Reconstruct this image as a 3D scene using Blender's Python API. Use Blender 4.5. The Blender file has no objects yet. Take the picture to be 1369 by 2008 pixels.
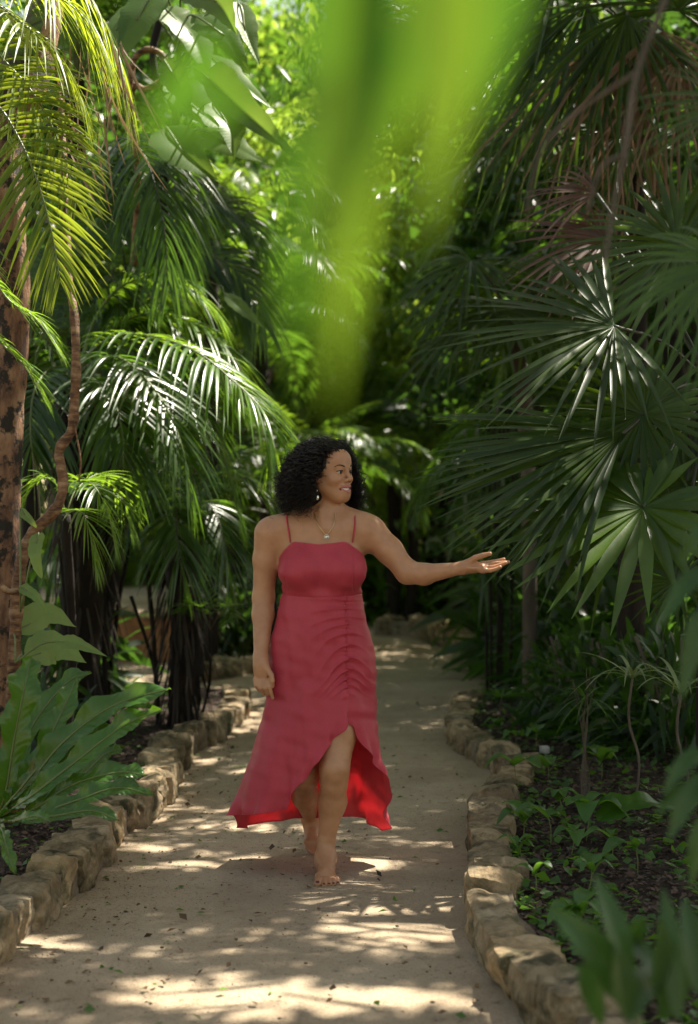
import bpy, math, random
import numpy as np

# ---------------------------------------------------------------- camera, world, sun, exposure
scene = bpy.context.scene
COL = scene.collection
CAM_H = 1.29                       # camera height
F = 2900.0                         # focal length in photo pixels
HX, HY = 684.5, 1050.0             # vanishing column / horizon row in the photo
cam_data = bpy.data.cameras.new("camera")
cam = bpy.data.objects.new("camera", cam_data)
COL.objects.link(cam)
cam.location = (0, 0, CAM_H)
cam.rotation_euler = (math.radians(90), 0, 0)
cam_data.sensor_fit = 'VERTICAL'
cam_data.sensor_height = 36.0
cam_data.lens = F / 2008.0 * 36.0
cam_data.shift_y = (HY - 1004.0) / 2008.0
cam_data.clip_start = 0.05
cam_data.clip_end = 500
cam_data.dof.use_dof = True
cam_data.dof.focus_distance = 5.62
cam_data.dof.aperture_fstop = 2.2
scene.camera = cam

SUN_DIR = np.array([0.47, 0.40, 1.0]); SUN_DIR /= np.linalg.norm(SUN_DIR)   # towards the sun
SUN_EL = math.asin(SUN_DIR[2]); SUN_AZ = math.atan2(SUN_DIR[0], SUN_DIR[1])
world = bpy.data.worlds.new("World")
scene.world = world
world.use_nodes = True
wn = world.node_tree
wn.nodes.clear()
sky = wn.nodes.new('ShaderNodeTexSky')
sky.sky_type = 'NISHITA'
sky.sun_disc = False
sky.sun_elevation = SUN_EL
sky.sun_rotation = SUN_AZ
bg = wn.nodes.new('ShaderNodeBackground')
bg.inputs['Strength'].default_value = 0.088
wo = wn.nodes.new('ShaderNodeOutputWorld')
warm = wn.nodes.new('ShaderNodeMix'); warm.data_type = 'RGBA'; warm.blend_type = 'MULTIPLY'
warm.inputs[0].default_value = 1.0; warm.inputs[7].default_value = (1.28, 1.0, .67, 1)     # a bright hazy sky, less blue
wn.links.new(sky.outputs[0], warm.inputs[6]); wn.links.new(warm.outputs[2], bg.inputs[0]); wn.links.new(bg.outputs[0], wo.inputs[0])
sd = bpy.data.lights.new("sun", 'SUN')
sd.energy = 5.0; sd.angle = math.radians(0.5); sd.color = (1.0, 0.93, 0.80)
sun = bpy.data.objects.new("sun", sd); COL.objects.link(sun)
from mathutils import Vector, Matrix
sun.rotation_euler = Vector(tuple(SUN_DIR)).to_track_quat('Z', 'Y').to_euler()
sun.location = (4, 4, 12)
scene.view_settings.view_transform = 'Standard'
scene.view_settings.look = 'None'
scene.view_settings.gamma = 1.0
scene.view_settings.exposure = 1.72
scene.render.engine = 'CYCLES'
cy = scene.cycles
cy.max_bounces = 7; cy.diffuse_bounces = 4; cy.glossy_bounces = 2; cy.transmission_bounces = 3; cy.transparent_max_bounces = 6
cy.caustics_reflective = False; cy.caustics_refractive = False
cy.sample_clamp_indirect = 6.0

RNG = np.random.default_rng(7)
random.seed(7)
UP = np.array([0., 0., 1.])

def W(px, py, Y):
    """a point of the place seen at photo pixel (px,py), Y metres ahead"""
    return np.array([(px - HX) / F * Y, Y, CAM_H - (py - HY) / F * Y])
def G(px, py, z=0.0):
    Y = (CAM_H - z) * F / (py - HY)
    return W(px, py, Y)
def nrm(v):
    v = np.asarray(v, float)
    return v / (np.linalg.norm(v, axis=-1, keepdims=True) + 1e-12)

# ---------------------------------------------------------------- object helpers
def tag(o, label=None, cat=None, group=None, kind=None):
    if label: o["label"] = label
    if cat: o["category"] = cat
    if group: o["group"] = group
    if kind: o["kind"] = kind
    return o
def empty(name, loc, label=None, cat=None, group=None):
    o = bpy.data.objects.new(name, None)
    o.empty_display_size = 0.1
    o.location = tuple(loc); COL.objects.link(o)
    return tag(o, label, cat, group)
def make_mesh(name, V, Q=None, T=None, mats=(), mi=None, smooth=True, rnd=None):
    """mesh from numpy verts, quads and tris; rnd = per-vertex random value stored as attribute"""
    me = bpy.data.meshes.new(name)
    V = np.asarray(V, np.float32)
    nq = 0 if Q is None else len(Q); nt = 0 if T is None else len(T)
    me.vertices.add(len(V)); me.vertices.foreach_set('co', V.ravel())
    me.loops.add(nq * 4 + nt * 3)
    idx = []
    if nq: idx.append(np.asarray(Q, np.int32).ravel())
    if nt: idx.append(np.asarray(T, np.int32).ravel())
    me.loops.foreach_set('vertex_index', np.concatenate(idx))
    me.polygons.add(nq + nt)
    st = np.concatenate([np.arange(nq) * 4, nq * 4 + np.arange(nt) * 3]).astype(np.int32)
    me.polygons.foreach_set('loop_start', st)
    me.polygons.foreach_set('loop_total', np.concatenate([np.full(nq, 4), np.full(nt, 3)]).astype(np.int32))
    for m in mats: me.materials.append(m)
    if mi is not None: me.polygons.foreach_set('material_index', np.asarray(mi, np.int32))
    me.polygons.foreach_set('use_smooth', np.full(nq + nt, bool(smooth)))
    if rnd is not None:
        a = me.attributes.new('rnd', 'FLOAT', 'POINT'); a.data.foreach_set('value', np.asarray(rnd, np.float32))
    me.update(calc_edges=True)
    return me
def obj(name, me, parent=None, loc=None):
    o = bpy.data.objects.new(name, me); COL.objects.link(o)
    if parent is not None:
        o.parent = parent
        if loc is None:                       # verts given in world space: undo the parent's place
            pl = Vector(parent.location)
            if parent.parent: pl = pl + Vector(parent.parent.location)
            o.location = -pl
        else: o.location = tuple(loc)
    elif loc is not None: o.location = tuple(loc)
    return o
class MB:
    """collects geometry of ONE mesh"""
    def __init__(s): s.V = []; s.Q = []; s.T = []; s.mq = []; s.mt = []; s.R = []; s.n = 0
    def add(s, V, Q=None, T=None, m=0, rnd=None):
        V = np.asarray(V, float).reshape(-1, 3)
        if Q is not None and len(Q): s.Q.append(np.asarray(Q) + s.n); s.mq.append(np.full(len(Q), m))
        if T is not None and len(T): s.T.append(np.asarray(T) + s.n); s.mt.append(np.full(len(T), m))
        s.V.append(V)
        s.R.append(np.broadcast_to(np.asarray(0.5 if rnd is None else rnd, float), (len(V),)))
        s.n += len(V)
    def mesh(s, name, mats, smooth=True):
        Q = np.concatenate(s.Q) if s.Q else None; T = np.concatenate(s.T) if s.T else None
        return make_mesh(name, np.concatenate(s.V), Q, T, mats, np.concatenate(s.mq + s.mt), smooth, np.concatenate(s.R))
    def obj(s, name, mats, parent=None, loc=None, smooth=True):
        return obj(name, s.mesh(name, mats, smooth), parent, loc)

def grid_quads(nu, nv, wrap=False):
    """quads of a (nu,nv) vertex grid; wrap joins the last u to the first"""
    i = np.arange(nu if wrap else nu - 1)[:, None]; j = np.arange(nv - 1)[None]
    i2 = (i + 1) % nu
    return np.stack([i * nv + j, i2 * nv + j, i2 * nv + j + 1, i * nv + j + 1], -1).reshape(-1, 4)
def spline(P, n):
    """Catmull-Rom through P, n samples (any columns)"""
    P = np.asarray(P, float)
    if len(P) == 2: return P[0] + (P[1] - P[0]) * np.linspace(0, 1, n)[:, None]
    E = np.vstack([2 * P[0] - P[1], P, 2 * P[-1] - P[-2]])
    t = np.linspace(0, len(P) - 1 - 1e-9, n); k = t.astype(int); u = (t - k)[:, None]
    a, b, c, d = E[k], E[k + 1], E[k + 2], E[k + 3]
    return 0.5 * (2 * b + (c - a) * u + (2 * a - 5 * b + 4 * c - d) * u ** 2 + (3 * b - a - 3 * c + d) * u ** 3)
def tube(mb, P, R, sides=8, m=0, rnd=None, wob=0.0, cap=True):
    P = np.asarray(P, float); n = len(P); R = np.broadcast_to(np.asarray(R, float), (n,))
    T = nrm(np.gradient(P, axis=0))
    ref = np.array([0.13, 0.97, 0.2]) if abs(T[0, 2]) > .7 else UP
    A = nrm(np.cross(T, ref)); B = np.cross(T, A)
    th = np.linspace(0, 2 * np.pi, sides, endpoint=False)
    rr = R[:, None] * (1 + (RNG.normal(0, wob, (n, sides)) if wob else 0))
    V = P[:, None] + rr[..., None] * (A[:, None] * np.cos(th)[None, :, None] + B[:, None] * np.sin(th)[None, :, None])
    i = np.arange(n - 1)[:, None]; j = np.arange(sides)[None]; j2 = (j + 1) % sides
    Q = np.stack([i * sides + j, i * sides + j2, (i + 1) * sides + j2, (i + 1) * sides + j], -1).reshape(-1, 4)
    V = V.reshape(-1, 3)
    Tt = None
    if cap:
        V = np.vstack([V, P[0], P[-1]]); c0 = n * sides; c1 = c0 + 1
        jj = np.arange(sides); k = (jj + 1) % sides
        Tt = np.vstack([np.stack([np.full(sides, c0), k, jj], -1), np.stack([np.full(sides, c1), (n - 1) * sides + jj, (n - 1) * sides + k], -1)])
    mb.add(V, Q, Tt, m, rnd)
def noise1(x, seed=0, oct=3):
    r = np.random.default_rng(seed); y = 0
    for o in range(oct):
        y = y + np.sin(x * (1.7 ** o) * r.uniform(.8, 1.3) + r.uniform(0, 6.28)) / (1.6 ** o)
    return y / 2
def vnoise(P, freq, seed=0):
    """smooth pseudo noise in 3D made of sines, about -1..1"""
    r = np.random.default_rng(seed); P = np.asarray(P, float) * freq; s = 0
    for _ in range(5):
        d = nrm(r.normal(size=3)) * r.uniform(.7, 1.8); s = s + np.sin(P @ d + r.uniform(0, 6.28))
    return s / 2.6

# ---------------------------------------------------------------- materials
def nt_new(name):
    m = bpy.data.materials.new(name); m.use_nodes = True
    t = m.node_tree; t.nodes.clear()
    return m, t, t.nodes, t.links
def ramp(ns, stops):
    r = ns.new('ShaderNodeValToRGB'); e = r.color_ramp.elements
    while len(e) < len(stops): e.new(0.5)
    for k, (p, c) in enumerate(stops):
        e[k].position = p; e[k].color = (*c, 1) if len(c) == 3 else c
    return r
def tex(ns, ls, kind='noise', scale=5, detail=4, rough=.6, src='Object', stretch=None, dist=0):
    tc = ns.new('ShaderNodeTexCoord'); out = tc.outputs[src]
    if stretch:
        mp = ns.new('ShaderNodeMapping'); mp.inputs['Scale'].default_value = stretch
        ls.new(out, mp.inputs[0]); out = mp.outputs[0]
    if kind == 'noise':
        n = ns.new('ShaderNodeTexNoise'); n.inputs['Detail'].default_value = detail; n.inputs['Roughness'].default_value = rough
        n.inputs['Distortion'].default_value = dist
    else:
        n = ns.new('ShaderNodeTexVoronoi')
    n.inputs['Scale'].default_value = scale
    ls.new(out, n.inputs['Vector'])
    return n
def mix(ns, ls, f, a, b, mode='MIX'):
    x = ns.new('ShaderNodeMix'); x.data_type = 'RGBA'; x.blend_type = mode
    for s, v in ((x.inputs[0], f), (x.inputs[6], a), (x.inputs[7], b)):
        if isinstance(v, (int, float)): s.default_value = v
        elif isinstance(v, tuple): s.default_value = (*v, 1)
        else: ls.new(v, s)
    return x.outputs[2]
def bump(ns, ls, h, strength=.5, dist=.01, normal=None):
    b = ns.new('ShaderNodeBump'); b.inputs['Strength'].default_value = strength; b.inputs['Distance'].default_value = dist
    ls.new(h, b.inputs['Height'])
    if normal is not None: ls.new(normal, b.inputs['Normal'])
    return b.outputs[0]
def leaf_mat(name, dark, light, trans, tip=None, rough=.38, tfac=.38, spec=.5, tipstart=.93):
    """a leaf: two greens chosen by leaf, light let through, optional dry tips (rnd > 1 marks dry leaves)"""
    m, t, ns, ls = nt_new(name)
    at = ns.new('ShaderNodeAttribute'); at.attribute_name = 'rnd'
    n = tex(ns, ls, scale=9, detail=3)
    add = ns.new('ShaderNodeMath'); add.operation = 'MULTIPLY_ADD'; add.inputs[1].default_value = .55; add.inputs[2].default_value = -.27
    ls.new(n.outputs[0], add.inputs[0])
    s = ns.new('ShaderNodeMath'); s.operation = 'ADD'; ls.new(at.outputs['Fac'], s.inputs[0]); ls.new(add.outputs[0], s.inputs[1])
    st = [(0.0, dark), (.75, light)]
    if tip: st += [(tipstart, light), (1.0, tip)]
    r = ramp(ns, st); ls.new(s.outputs[0], r.inputs[0])
    fn = tex(ns, ls, scale=60, detail=2)
    col = mix(ns, ls, .25, r.outputs[0], fn.outputs['Color'], 'OVERLAY')
    p = ns.new('ShaderNodeBsdfPrincipled')
    ls.new(col, p.inputs['Base Color']); p.inputs['Roughness'].default_value = rough
    p.inputs['Specular IOR Level'].default_value = spec
    ls.new(bump(ns, ls, fn.outputs[0], .22, .002), p.inputs['Normal'])
    tr = ns.new('ShaderNodeBsdfTranslucent')
    tc = mix(ns, ls, .82, col, trans)
    ls.new(tc, tr.inputs[0])
    ms = ns.new('ShaderNodeMixShader'); ms.inputs[0].default_value = tfac
    ls.new(p.outputs[0], ms.inputs[1]); ls.new(tr.outputs[0], ms.inputs[2])
    o = ns.new('ShaderNodeOutputMaterial'); ls.new(ms.outputs[0], o.inputs[0])
    return m
def solid_mat(name, stops, scale=6, rough=.8, bs=.6, bd=.01, bscale=None, stretch=None, spec=.3, detail=5, kind='noise', extra=None, metallic=0):
    m, t, ns, ls = nt_new(name)
    n = tex(ns, ls, kind, scale, detail, .65, stretch=stretch)
    r = ramp(ns, stops); ls.new(n.outputs[0], r.inputs[0]); col = r.outputs[0]
    if extra:
        n3 = tex(ns, ls, scale=extra[0], detail=6, rough=.7); r3 = ramp(ns, [(extra[1], (0, 0, 0)), (extra[2], (1, 1, 1))]); ls.new(n3.outputs[0], r3.inputs[0])
        col = mix(ns, ls, r3.outputs[0], col, extra[3])
    p = ns.new('ShaderNodeBsdfPrincipled'); ls.new(col, p.inputs['Base Color'])
    p.inputs['Roughness'].default_value = rough; p.inputs['Specular IOR Level'].default_value = spec; p.inputs['Metallic'].default_value = metallic
    n2 = tex(ns, ls, scale=bscale or scale * 4, detail=6, rough=.7, stretch=stretch)
    ls.new(bump(ns, ls, n2.outputs[0], bs, bd), p.inputs['Normal'])
    o = ns.new('ShaderNodeOutputMaterial'); ls.new(p.outputs[0], o.inputs[0])
    return m
M = {}
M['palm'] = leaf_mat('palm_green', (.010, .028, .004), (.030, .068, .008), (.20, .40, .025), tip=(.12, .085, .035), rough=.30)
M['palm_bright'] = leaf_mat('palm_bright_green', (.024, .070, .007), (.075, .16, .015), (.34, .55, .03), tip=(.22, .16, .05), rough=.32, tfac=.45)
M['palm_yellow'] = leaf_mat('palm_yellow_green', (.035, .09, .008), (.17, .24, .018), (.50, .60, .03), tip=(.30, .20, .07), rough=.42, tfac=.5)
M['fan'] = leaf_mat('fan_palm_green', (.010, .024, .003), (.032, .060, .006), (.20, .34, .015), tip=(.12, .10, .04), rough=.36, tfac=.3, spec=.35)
M['fan_lit'] = leaf_mat('fan_palm_lit_copy', (.022, .050, .006), (.060, .112, .012), (.25, .42, .03), tip=(.14, .11, .04), rough=.34, tfac=.3, spec=.45)  # paler copy of the fan leaf, stronger light put into its colour
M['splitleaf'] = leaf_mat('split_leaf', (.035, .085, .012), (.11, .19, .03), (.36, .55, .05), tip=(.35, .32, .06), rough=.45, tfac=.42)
M['dry'] = leaf_mat('dry_frond', (.10, .055, .03), (.26, .17, .10), (.30, .18, .09), rough=.6, tfac=.25)
M['redleaf'] = leaf_mat('bronze_frond', (.05, .022, .014), (.11, .05, .028), (.25, .12, .04), rough=.4, tfac=.25)
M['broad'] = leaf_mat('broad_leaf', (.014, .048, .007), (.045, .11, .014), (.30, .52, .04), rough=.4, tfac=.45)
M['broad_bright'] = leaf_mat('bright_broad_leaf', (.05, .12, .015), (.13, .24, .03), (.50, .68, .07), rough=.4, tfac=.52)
M['fern'] = leaf_mat('nest_fern_leaf', (.018, .060, .010), (.045, .115, .014), (.22, .45, .02), rough=.28, tfac=.32, tip=(.10, .07, .02))
M['aroid'] = leaf_mat('aroid_leaf', (.06, .12, .03), (.17, .25, .07), (.40, .55, .08), tip=(.35, .32, .06), rough=.48, tfac=.4)
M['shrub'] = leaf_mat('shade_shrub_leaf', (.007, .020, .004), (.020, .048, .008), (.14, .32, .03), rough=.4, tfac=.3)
M['seed'] = leaf_mat('seedling_leaf', (.018, .06, .010), (.045, .12, .016), (.25, .5, .04), rough=.4, tfac=.35)
M['rachis'] = leaf_mat('frond_stalk', (.07, .10, .025), (.12, .15, .04), (.2, .25, .04), rough=.45, tfac=.0)
M['rachis_dark'] = leaf_mat('dark_frond_stalk', (.02, .025, .012), (.05, .05, .025), (.1, .1, .03), rough=.5, tfac=.0)
M['bark_dark'] = solid_mat('dark_palm_bark', [(.35, (.006, .005, .004)), (.7, (.032, .022, .015))], 8, .9, .9, .02, 14, (1, 1, .25))
M['bark_red'] = solid_mat('peeling_red_bark', [(.34, (.06, .035, .024)), (.44, (.17, .09, .055)), (.54, (.29, .16, .09)), (.68, (.40, .27, .18))], 13, .75, 1.0, .02, 34, (1, 1, .38), extra=(12, .50, .56, (.03, .024, .018)))
M['bark_vine'] = solid_mat('woody_vine_bark', [(.36, (.06, .028, .014)), (.5, (.19, .095, .045)), (.68, (.36, .23, .13))], 26, .55, 1.0, .008, 60, (.5, .5, 1.5))
M['bark_grey'] = solid_mat('grey_bark', [(.3, (.05, .04, .03)), (.7, (.16, .13, .10))], 6, .9, .7, .01, 20, (1, 1, .3))
# ---------------------------------------------------------------- ground
def path_mat():
    m, t, ns, ls = nt_new('packed_sand')
    n = tex(ns, ls, scale=1.1, detail=6, rough=.7)
    r = ramp(ns, [(.32, (.32, .245, .165)), (.5, (.43, .335, .230)), (.68, (.52, .415, .295))]); ls.new(n.outputs[0], r.inputs[0])
    f = tex(ns, ls, scale=130, detail=3, rough=.8)
    rf = ramp(ns, [(.32, (.45, .42, .38)), (.46, (1, 1, 1)), (.62, (1, 1, 1)), (.75, (1.25, 1.22, 1.15))]); ls.new(f.outputs[0], rf.inputs[0])
    c = mix(ns, ls, .8, r.outputs[0], rf.outputs[0], 'MULTIPLY')
    v = tex(ns, ls, scale=16, detail=7, rough=.75)
    rv = ramp(ns, [(.56, (0, 0, 0)), (.72, (1, 1, 1))]); ls.new(v.outputs[0], rv.inputs[0])
    c = mix(ns, ls, rv.outputs[0], c, (.17, .12, .075))
    p = ns.new('ShaderNodeBsdfPrincipled'); ls.new(c, p.inputs['Base Color']); p.inputs['Roughness'].default_value = .95
    p.inputs['Specular IOR Level'].default_value = .15
    b1 = bump(ns, ls, f.outputs[0], .9, .006)
    b2 = bump(ns, ls, tex(ns, ls, scale=22, detail=6, rough=.75).outputs[0], .7, .02, b1)
    ls.new(b2, p.inputs['Normal'])
    o = ns.new('ShaderNodeOutputMaterial'); ls.new(p.outputs[0], o.inputs[0])
    return m
M['sand'] = path_mat()
M['soil'] = solid_mat('dark_soil', [(.3, (.016, .010, .007)), (.55, (.045, .028, .019)), (.75, (.10, .065, .045))], 18, .95, 1.0, .02, 60, extra=(2.0, .62, .72, (.24, .17, .105)))
M['stone'] = solid_mat('limestone', [(.28, (.13, .09, .05)), (.48, (.29, .215, .13)), (.7, (.44, .35, .23))], 6, .92, 1.0, .02, 22, extra=(7, .47, .62, (.07, .062, .035)))
def vary(m, lo, hi, moss=None):
    # every stone its own tone, moss in irregular patches
    t = m.node_tree; ns, ls = t.nodes, t.links; p = [n for n in ns if n.type == 'BSDF_PRINCIPLED'][0]; src = p.inputs['Base Color'].links[0].from_socket
    oi = ns.new('ShaderNodeObjectInfo'); r = ramp(ns, [(0, lo), (.5, (1, 1, 1)), (1, hi)]); ls.new(oi.outputs['Random'], r.inputs[0])
    c = mix(ns, ls, 1.0, src, r.outputs[0], 'MULTIPLY')
    if moss:
        n = tex(ns, ls, scale=3.2, detail=7, rough=.75); rr = ramp(ns, [(.54, (0, 0, 0)), (.64, (.8, .8, .8))]); ls.new(n.outputs[0], rr.inputs[0]); c = mix(ns, ls, rr.outputs[0], c, moss)
    ls.new(c, p.inputs['Base Color'])
vary(M['stone'], (.70, .68, .62), (1.4, 1.34, 1.22), (.055, .065, .022))
M['mortar'] = solid_mat('mortar', [(.3, (.12, .09, .06)), (.7, (.26, .20, .14))], 14, .95, 1.0, .01, 50)

def sheet(name, x0, x1, y0, y1, nx, ny, zf, mat, kind='structure'):
    X, Y = np.meshgrid(np.linspace(x0, x1, nx), np.linspace(y0, y1, ny), indexing='ij')
    V = np.stack([X, Y, zf(X, Y)], -1).reshape(-1, 3)
    o = obj(name, make_mesh(name, V, grid_quads(nx, ny), None, [mat]))
    return tag(o, kind=kind)
g = sheet('ground', -150, 150, -60, 300, 40, 40, lambda x, y: x * 0 - .03, M['soil'])
p_ = sheet('path', -9, 9, 1.5, 34, 260, 420, lambda x, y: .006 * np.sin(x * 2.1 + .4 * y) * np.sin(y * 1.3) + .004 * np.sin(x * 7 + y * 5) * np.sin(y * 6.1 - x * 3), M['sand'])

LK = [(-60, 1990), (8, 1906), (94, 1818), (180, 1745), (213, 1712), (241, 1663), (294, 1614), (323, 1600), (352, 1561), (362, 1512), (393, 1479), (434, 1455), (474, 1426), (494, 1408), (491, 1378)]
RK = [(1320, 2240), (1140, 2110), (1014, 2001), (975, 1957), (940, 1892), (914, 1855), (911, 1760), (920, 1690), (918, 1632), (934, 1598), (976, 1548), (958, 1520), (914, 1493), (879, 1466), (871, 1448), (884, 1415), (902, 1392)]
LC = spline([G(*p)[:2] for p in LK], 200); RC = spline([G(*p)[:2] for p in RK], 200)
def bed(name, C, s, width, zf, extra_back):
    """raised planting bed outwards (sign s) of a kerb curve"""
    C = np.vstack([C, extra_back]); off = np.concatenate([[.10], np.linspace(.16, 1.5, 40), np.linspace(1.6, width, 40)])
    # offsets go straight sideways so that the sheet never folds over itself
    X = C[:, 0][:, None] + s * off[None]; Y = np.repeat(C[:, 1][:, None], len(off), 1)
    Z = zf(X, Y, off[None])
    V = np.stack([X, Y, Z], -1).reshape(-1, 3)
    Q = grid_quads(len(C), len(off))
    if s < 0: Q = Q[:, ::-1]
    return tag(obj(name, make_mesh(name, V, Q, None, [M['soil']])), kind='structure')
def bz(X, Y, off): return .085 + .02 * np.sin(X * 5 + Y * 3) * np.sin(Y * 4.2 - X) + .012 * np.sin(X * 17 + 3 * Y) * np.sin(Y * 13) + .06 * np.clip(off - .3, 0, 3) / 3
lb_back = [(-0.80 - .1 * k, 11.6 + .06 * k) for k in range(1, 8)]
bed('planting_bed', LC, -1, 8, bz, np.array(lb_back))
rb_back = [W(px, 1400, 1)[:1].tolist() for px in ()]
e0 = RC[-1]
rb_back = np.array([(e0[0] + .04, 10.98), (e0[0] + .16, 11.3), (.98, 11.8), (1.10, 12.6), (1.3, 13.5), (1.6, 15), (1.55, 17), (1.5, 19)])
bed('planting_bed', RC, 1, 9, bz, rb_back)
# far terrace behind the path's bend, with its low ochre retaining wall
M['ochre'] = solid_mat('ochre_render', [(.3, (.16, .075, .03)), (.7, (.32, .17, .08))], 4, .9, .5, .01, 30, extra=(5, .55, .7, (.05, .035, .025)))

def rock(mb, c, size, rot, seed, n=12, m=0, rough=.12):
    """rounded irregular stone: a cube sphere pushed to a block and roughened"""
    r = np.random.default_rng(seed)
    u = np.linspace(-1, 1, n)
    A, B = np.meshgrid(u, u, indexing='ij')
    V = []; Q = []
    k = 0
    for ax in range(3):
        for sg in (-1, 1):
            P = np.zeros((n, n, 3)); P[..., ax] = sg; P[..., (ax + 1) % 3] = A; P[..., (ax + 2) % 3] = B
            q = grid_quads(n, n) + k
            if sg < 0: q = q[:, ::-1]
            V.append(P.reshape(-1, 3)); Q.append(q); k += n * n
    V = np.vstack(V); Q = np.vstack(Q)
    S = nrm(V); pw = np.abs(V).max(1, keepdims=True)
    V = S * (1 + .55 * (np.linalg.norm(V, axis=1, keepdims=True) - 1))     # between sphere and cube
    V = V * (1 + rough * vnoise(S, 2.2, seed)[:, None] + rough * .5 * vnoise(S, 5.5, seed + 1)[:, None] + rough * .28 * vnoise(S, 13, seed + 2)[:, None])
    V = V * (np.array(size) / 2 / 1.12)
    cz, sz = math.cos(rot), math.sin(rot)
    tilt = r.normal(0, .07, 2)
    R = np.array([[cz, -sz, 0], [sz, cz, 0], [0, 0, 1]]) @ np.array([[1, 0, tilt[0]], [0, 1, tilt[1]], [-tilt[0], -tilt[1], 1]])
    mb.add(V @ R.T + np.array(c), Q, None, m)
def stone_kerb(name, C, s, label, seed, h=.15, wd=.17, closed_end=True):
    t = tag(empty(name, (C[0][0], C[0][1], 0), label, 'stone edging'), kind='thing')
    d = np.concatenate([[0], np.cumsum(np.linalg.norm(np.diff(C, axis=0), axis=1))])
    r = np.random.default_rng(seed); pos = 0; k = 0
    nrmv = nrm(np.gradient(C, axis=0)); 
    Nv = np.stack([nrmv[:, 1], -nrmv[:, 0]], -1) * s        # outward
    mo = MB()
    ii = np.linspace(0, len(C) - 1, 90).astype(int)
    a = C[ii] + Nv[ii] * .035; b = C[ii] + Nv[ii] * (wd - .03); hh = h * .72
    P = np.stack([np.c_[a, a[:, 0] * 0 - .02], np.c_[a, a[:, 0] * 0 + hh], np.c_[b, b[:, 0] * 0 + hh], np.c_[b, b[:, 0] * 0]], 1)
    mo.add(P.reshape(-1, 3), grid_quads(len(ii), 4)); mo.obj('mortar', [M['mortar']], t)
    while pos < d[-1] - .05:
        L = r.uniform(.12, .36); L = min(L, d[-1] - pos + .05)
        mid = pos + L / 2
        x = np.interp(mid, d, C[:, 0]); y = np.interp(mid, d, C[:, 1])
        n2 = np.array([np.interp(mid, d, Nv[:, 0]), np.interp(mid, d, Nv[:, 1])]); n2 /= np.linalg.norm(n2)
        rows = 1
        w_ = wd * r.uniform(.85, 1.25); hh = h * r.uniform(.80, 1.18)
        mb = MB()
        rock(mb, (x + n2[0] * (w_ / 2 + r.normal(0, .012)), y + n2[1] * (w_ / 2 + r.normal(0, .012)), hh / 2 - .015), (L * 1.12, w_, hh + .04), math.atan2(-n2[0] * 1.0, n2[1]) + r.normal(0, .10), seed * 100 + k, 22, rough=.15)
        mb.obj('stone', [M['stone']], t)
        pos += L * .93; k += 1
    return t
stone_kerb('stone_edging', LC, -1, 'low rough limestone kerb beside the nest fern, left edge of the path', 3, .155, .20)
stone_kerb('stone_edging', RC, 1, 'winding pale limestone kerb along the seedling bed, right edge of the path', 5, .15, .19)
FC = spline([G(*p)[:2] for p in [(730, 1246), (790, 1250), (840, 1262), (905, 1285), (960, 1300)]], 60)
stone_kerb('stone_edging', FC, -1, 'distant dark row of rocks where the path bends, behind the woman', 9, .25, .35)
DC = spline([G(*p)[:2] for p in [(392, 1340), (450, 1330), (500, 1322), (560, 1318)]], 40)
stone_kerb('stone_edging', DC, -1, 'short far kerb of pale stones behind the hanging hand', 10, .16, .25)
# terrace and wall behind the left palms
t = empty('retaining_wall', W(200, 1300, 15.2), 'low ochre retaining wall behind the dark palm trunks', 'wall'); t['kind'] = 'thing'
mb = MB()
def boxm(mb, x0, x1, y0, y1, z0, z1, m=0):
    V = [(x, y, z) for x in (x0, x1) for y in (y0, y1) for z in (z0, z1)]
    mb.add(V, [(0, 1, 3, 2), (4, 6, 7, 5), (0, 4, 5, 1), (2, 3, 7, 6), (0, 2, 6, 4), (1, 5, 7, 3)], None, m)
boxm(mb, -7.5, -1.55, 15.0, 15.3, -.03, .47); o = mb.obj('wall_body', [M['ochre']], t, smooth=False)
mb = MB()
for k, x in enumerate(np.arange(-7.4, -1.4, .42)): rock(mb, (x, 15.12, .50), (.44, .42, .09), 0, 700 + k, 8, rough=.05)
mb.obj('coping', [M['stone']], t)
te = sheet('terrace', -9, -1.5, 15.31, 34, 60, 60, lambda x, y: .47 + .02 * np.sin(x * 2) * np.sin(y * 1.7), M['sand'])
# ---------------------------------------------------------------- the woman: one body grown from smoothly joined tapered limbs
def smin(a, b, k):
    if k <= 0: return np.minimum(a, b)
    h = np.clip(.5 + .5 * (b - a) / k, 0, 1)
    return b * (1 - h) + a * h - k * h * (1 - h)
def rc(a, b, ra, rb, k=.02, flat=None):
    return ('rc', np.array(a, float), np.array(b, float), ra, rb, k, flat)
def el(c, r, k=.03, R=None, sub=False):
    return ('el', np.array(c, float), np.array(r, float), R, None, k, sub)
def dist(pr, X, Y, Z):
    if pr[0] == 'rc':
        a, b, ra, rb = pr[1:5]
        ba = b - a; L2 = ba @ ba + 1e-12
        px, py, pz = X - a[0], Y - a[1], Z - a[2]
        h = np.clip((px * ba[0] + py * ba[1] + pz * ba[2]) / L2, 0, 1)
        return np.sqrt((px - h * ba[0]) ** 2 + (py - h * ba[1]) ** 2 + (pz - h * ba[2]) ** 2) - (ra + h * (rb - ra))
    c, r, R = pr[1:4]
    px, py, pz = X - c[0], Y - c[1], Z - c[2]
    if R is not None:
        px, py, pz = (R[0][0] * px + R[0][1] * py + R[0][2] * pz, R[1][0] * px + R[1][1] * py + R[1][2] * pz, R[2][0] * px + R[2][1] * py + R[2][2] * pz)
    k0 = np.sqrt((px / r[0]) ** 2 + (py / r[1]) ** 2 + (pz / r[2]) ** 2)
    k1 = np.sqrt((px / r[0] ** 2) ** 2 + (py / r[1] ** 2) ** 2 + (pz / r[2] ** 2) ** 2) + 1e-9
    return k0 * (k0 - 1) / k1
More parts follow.
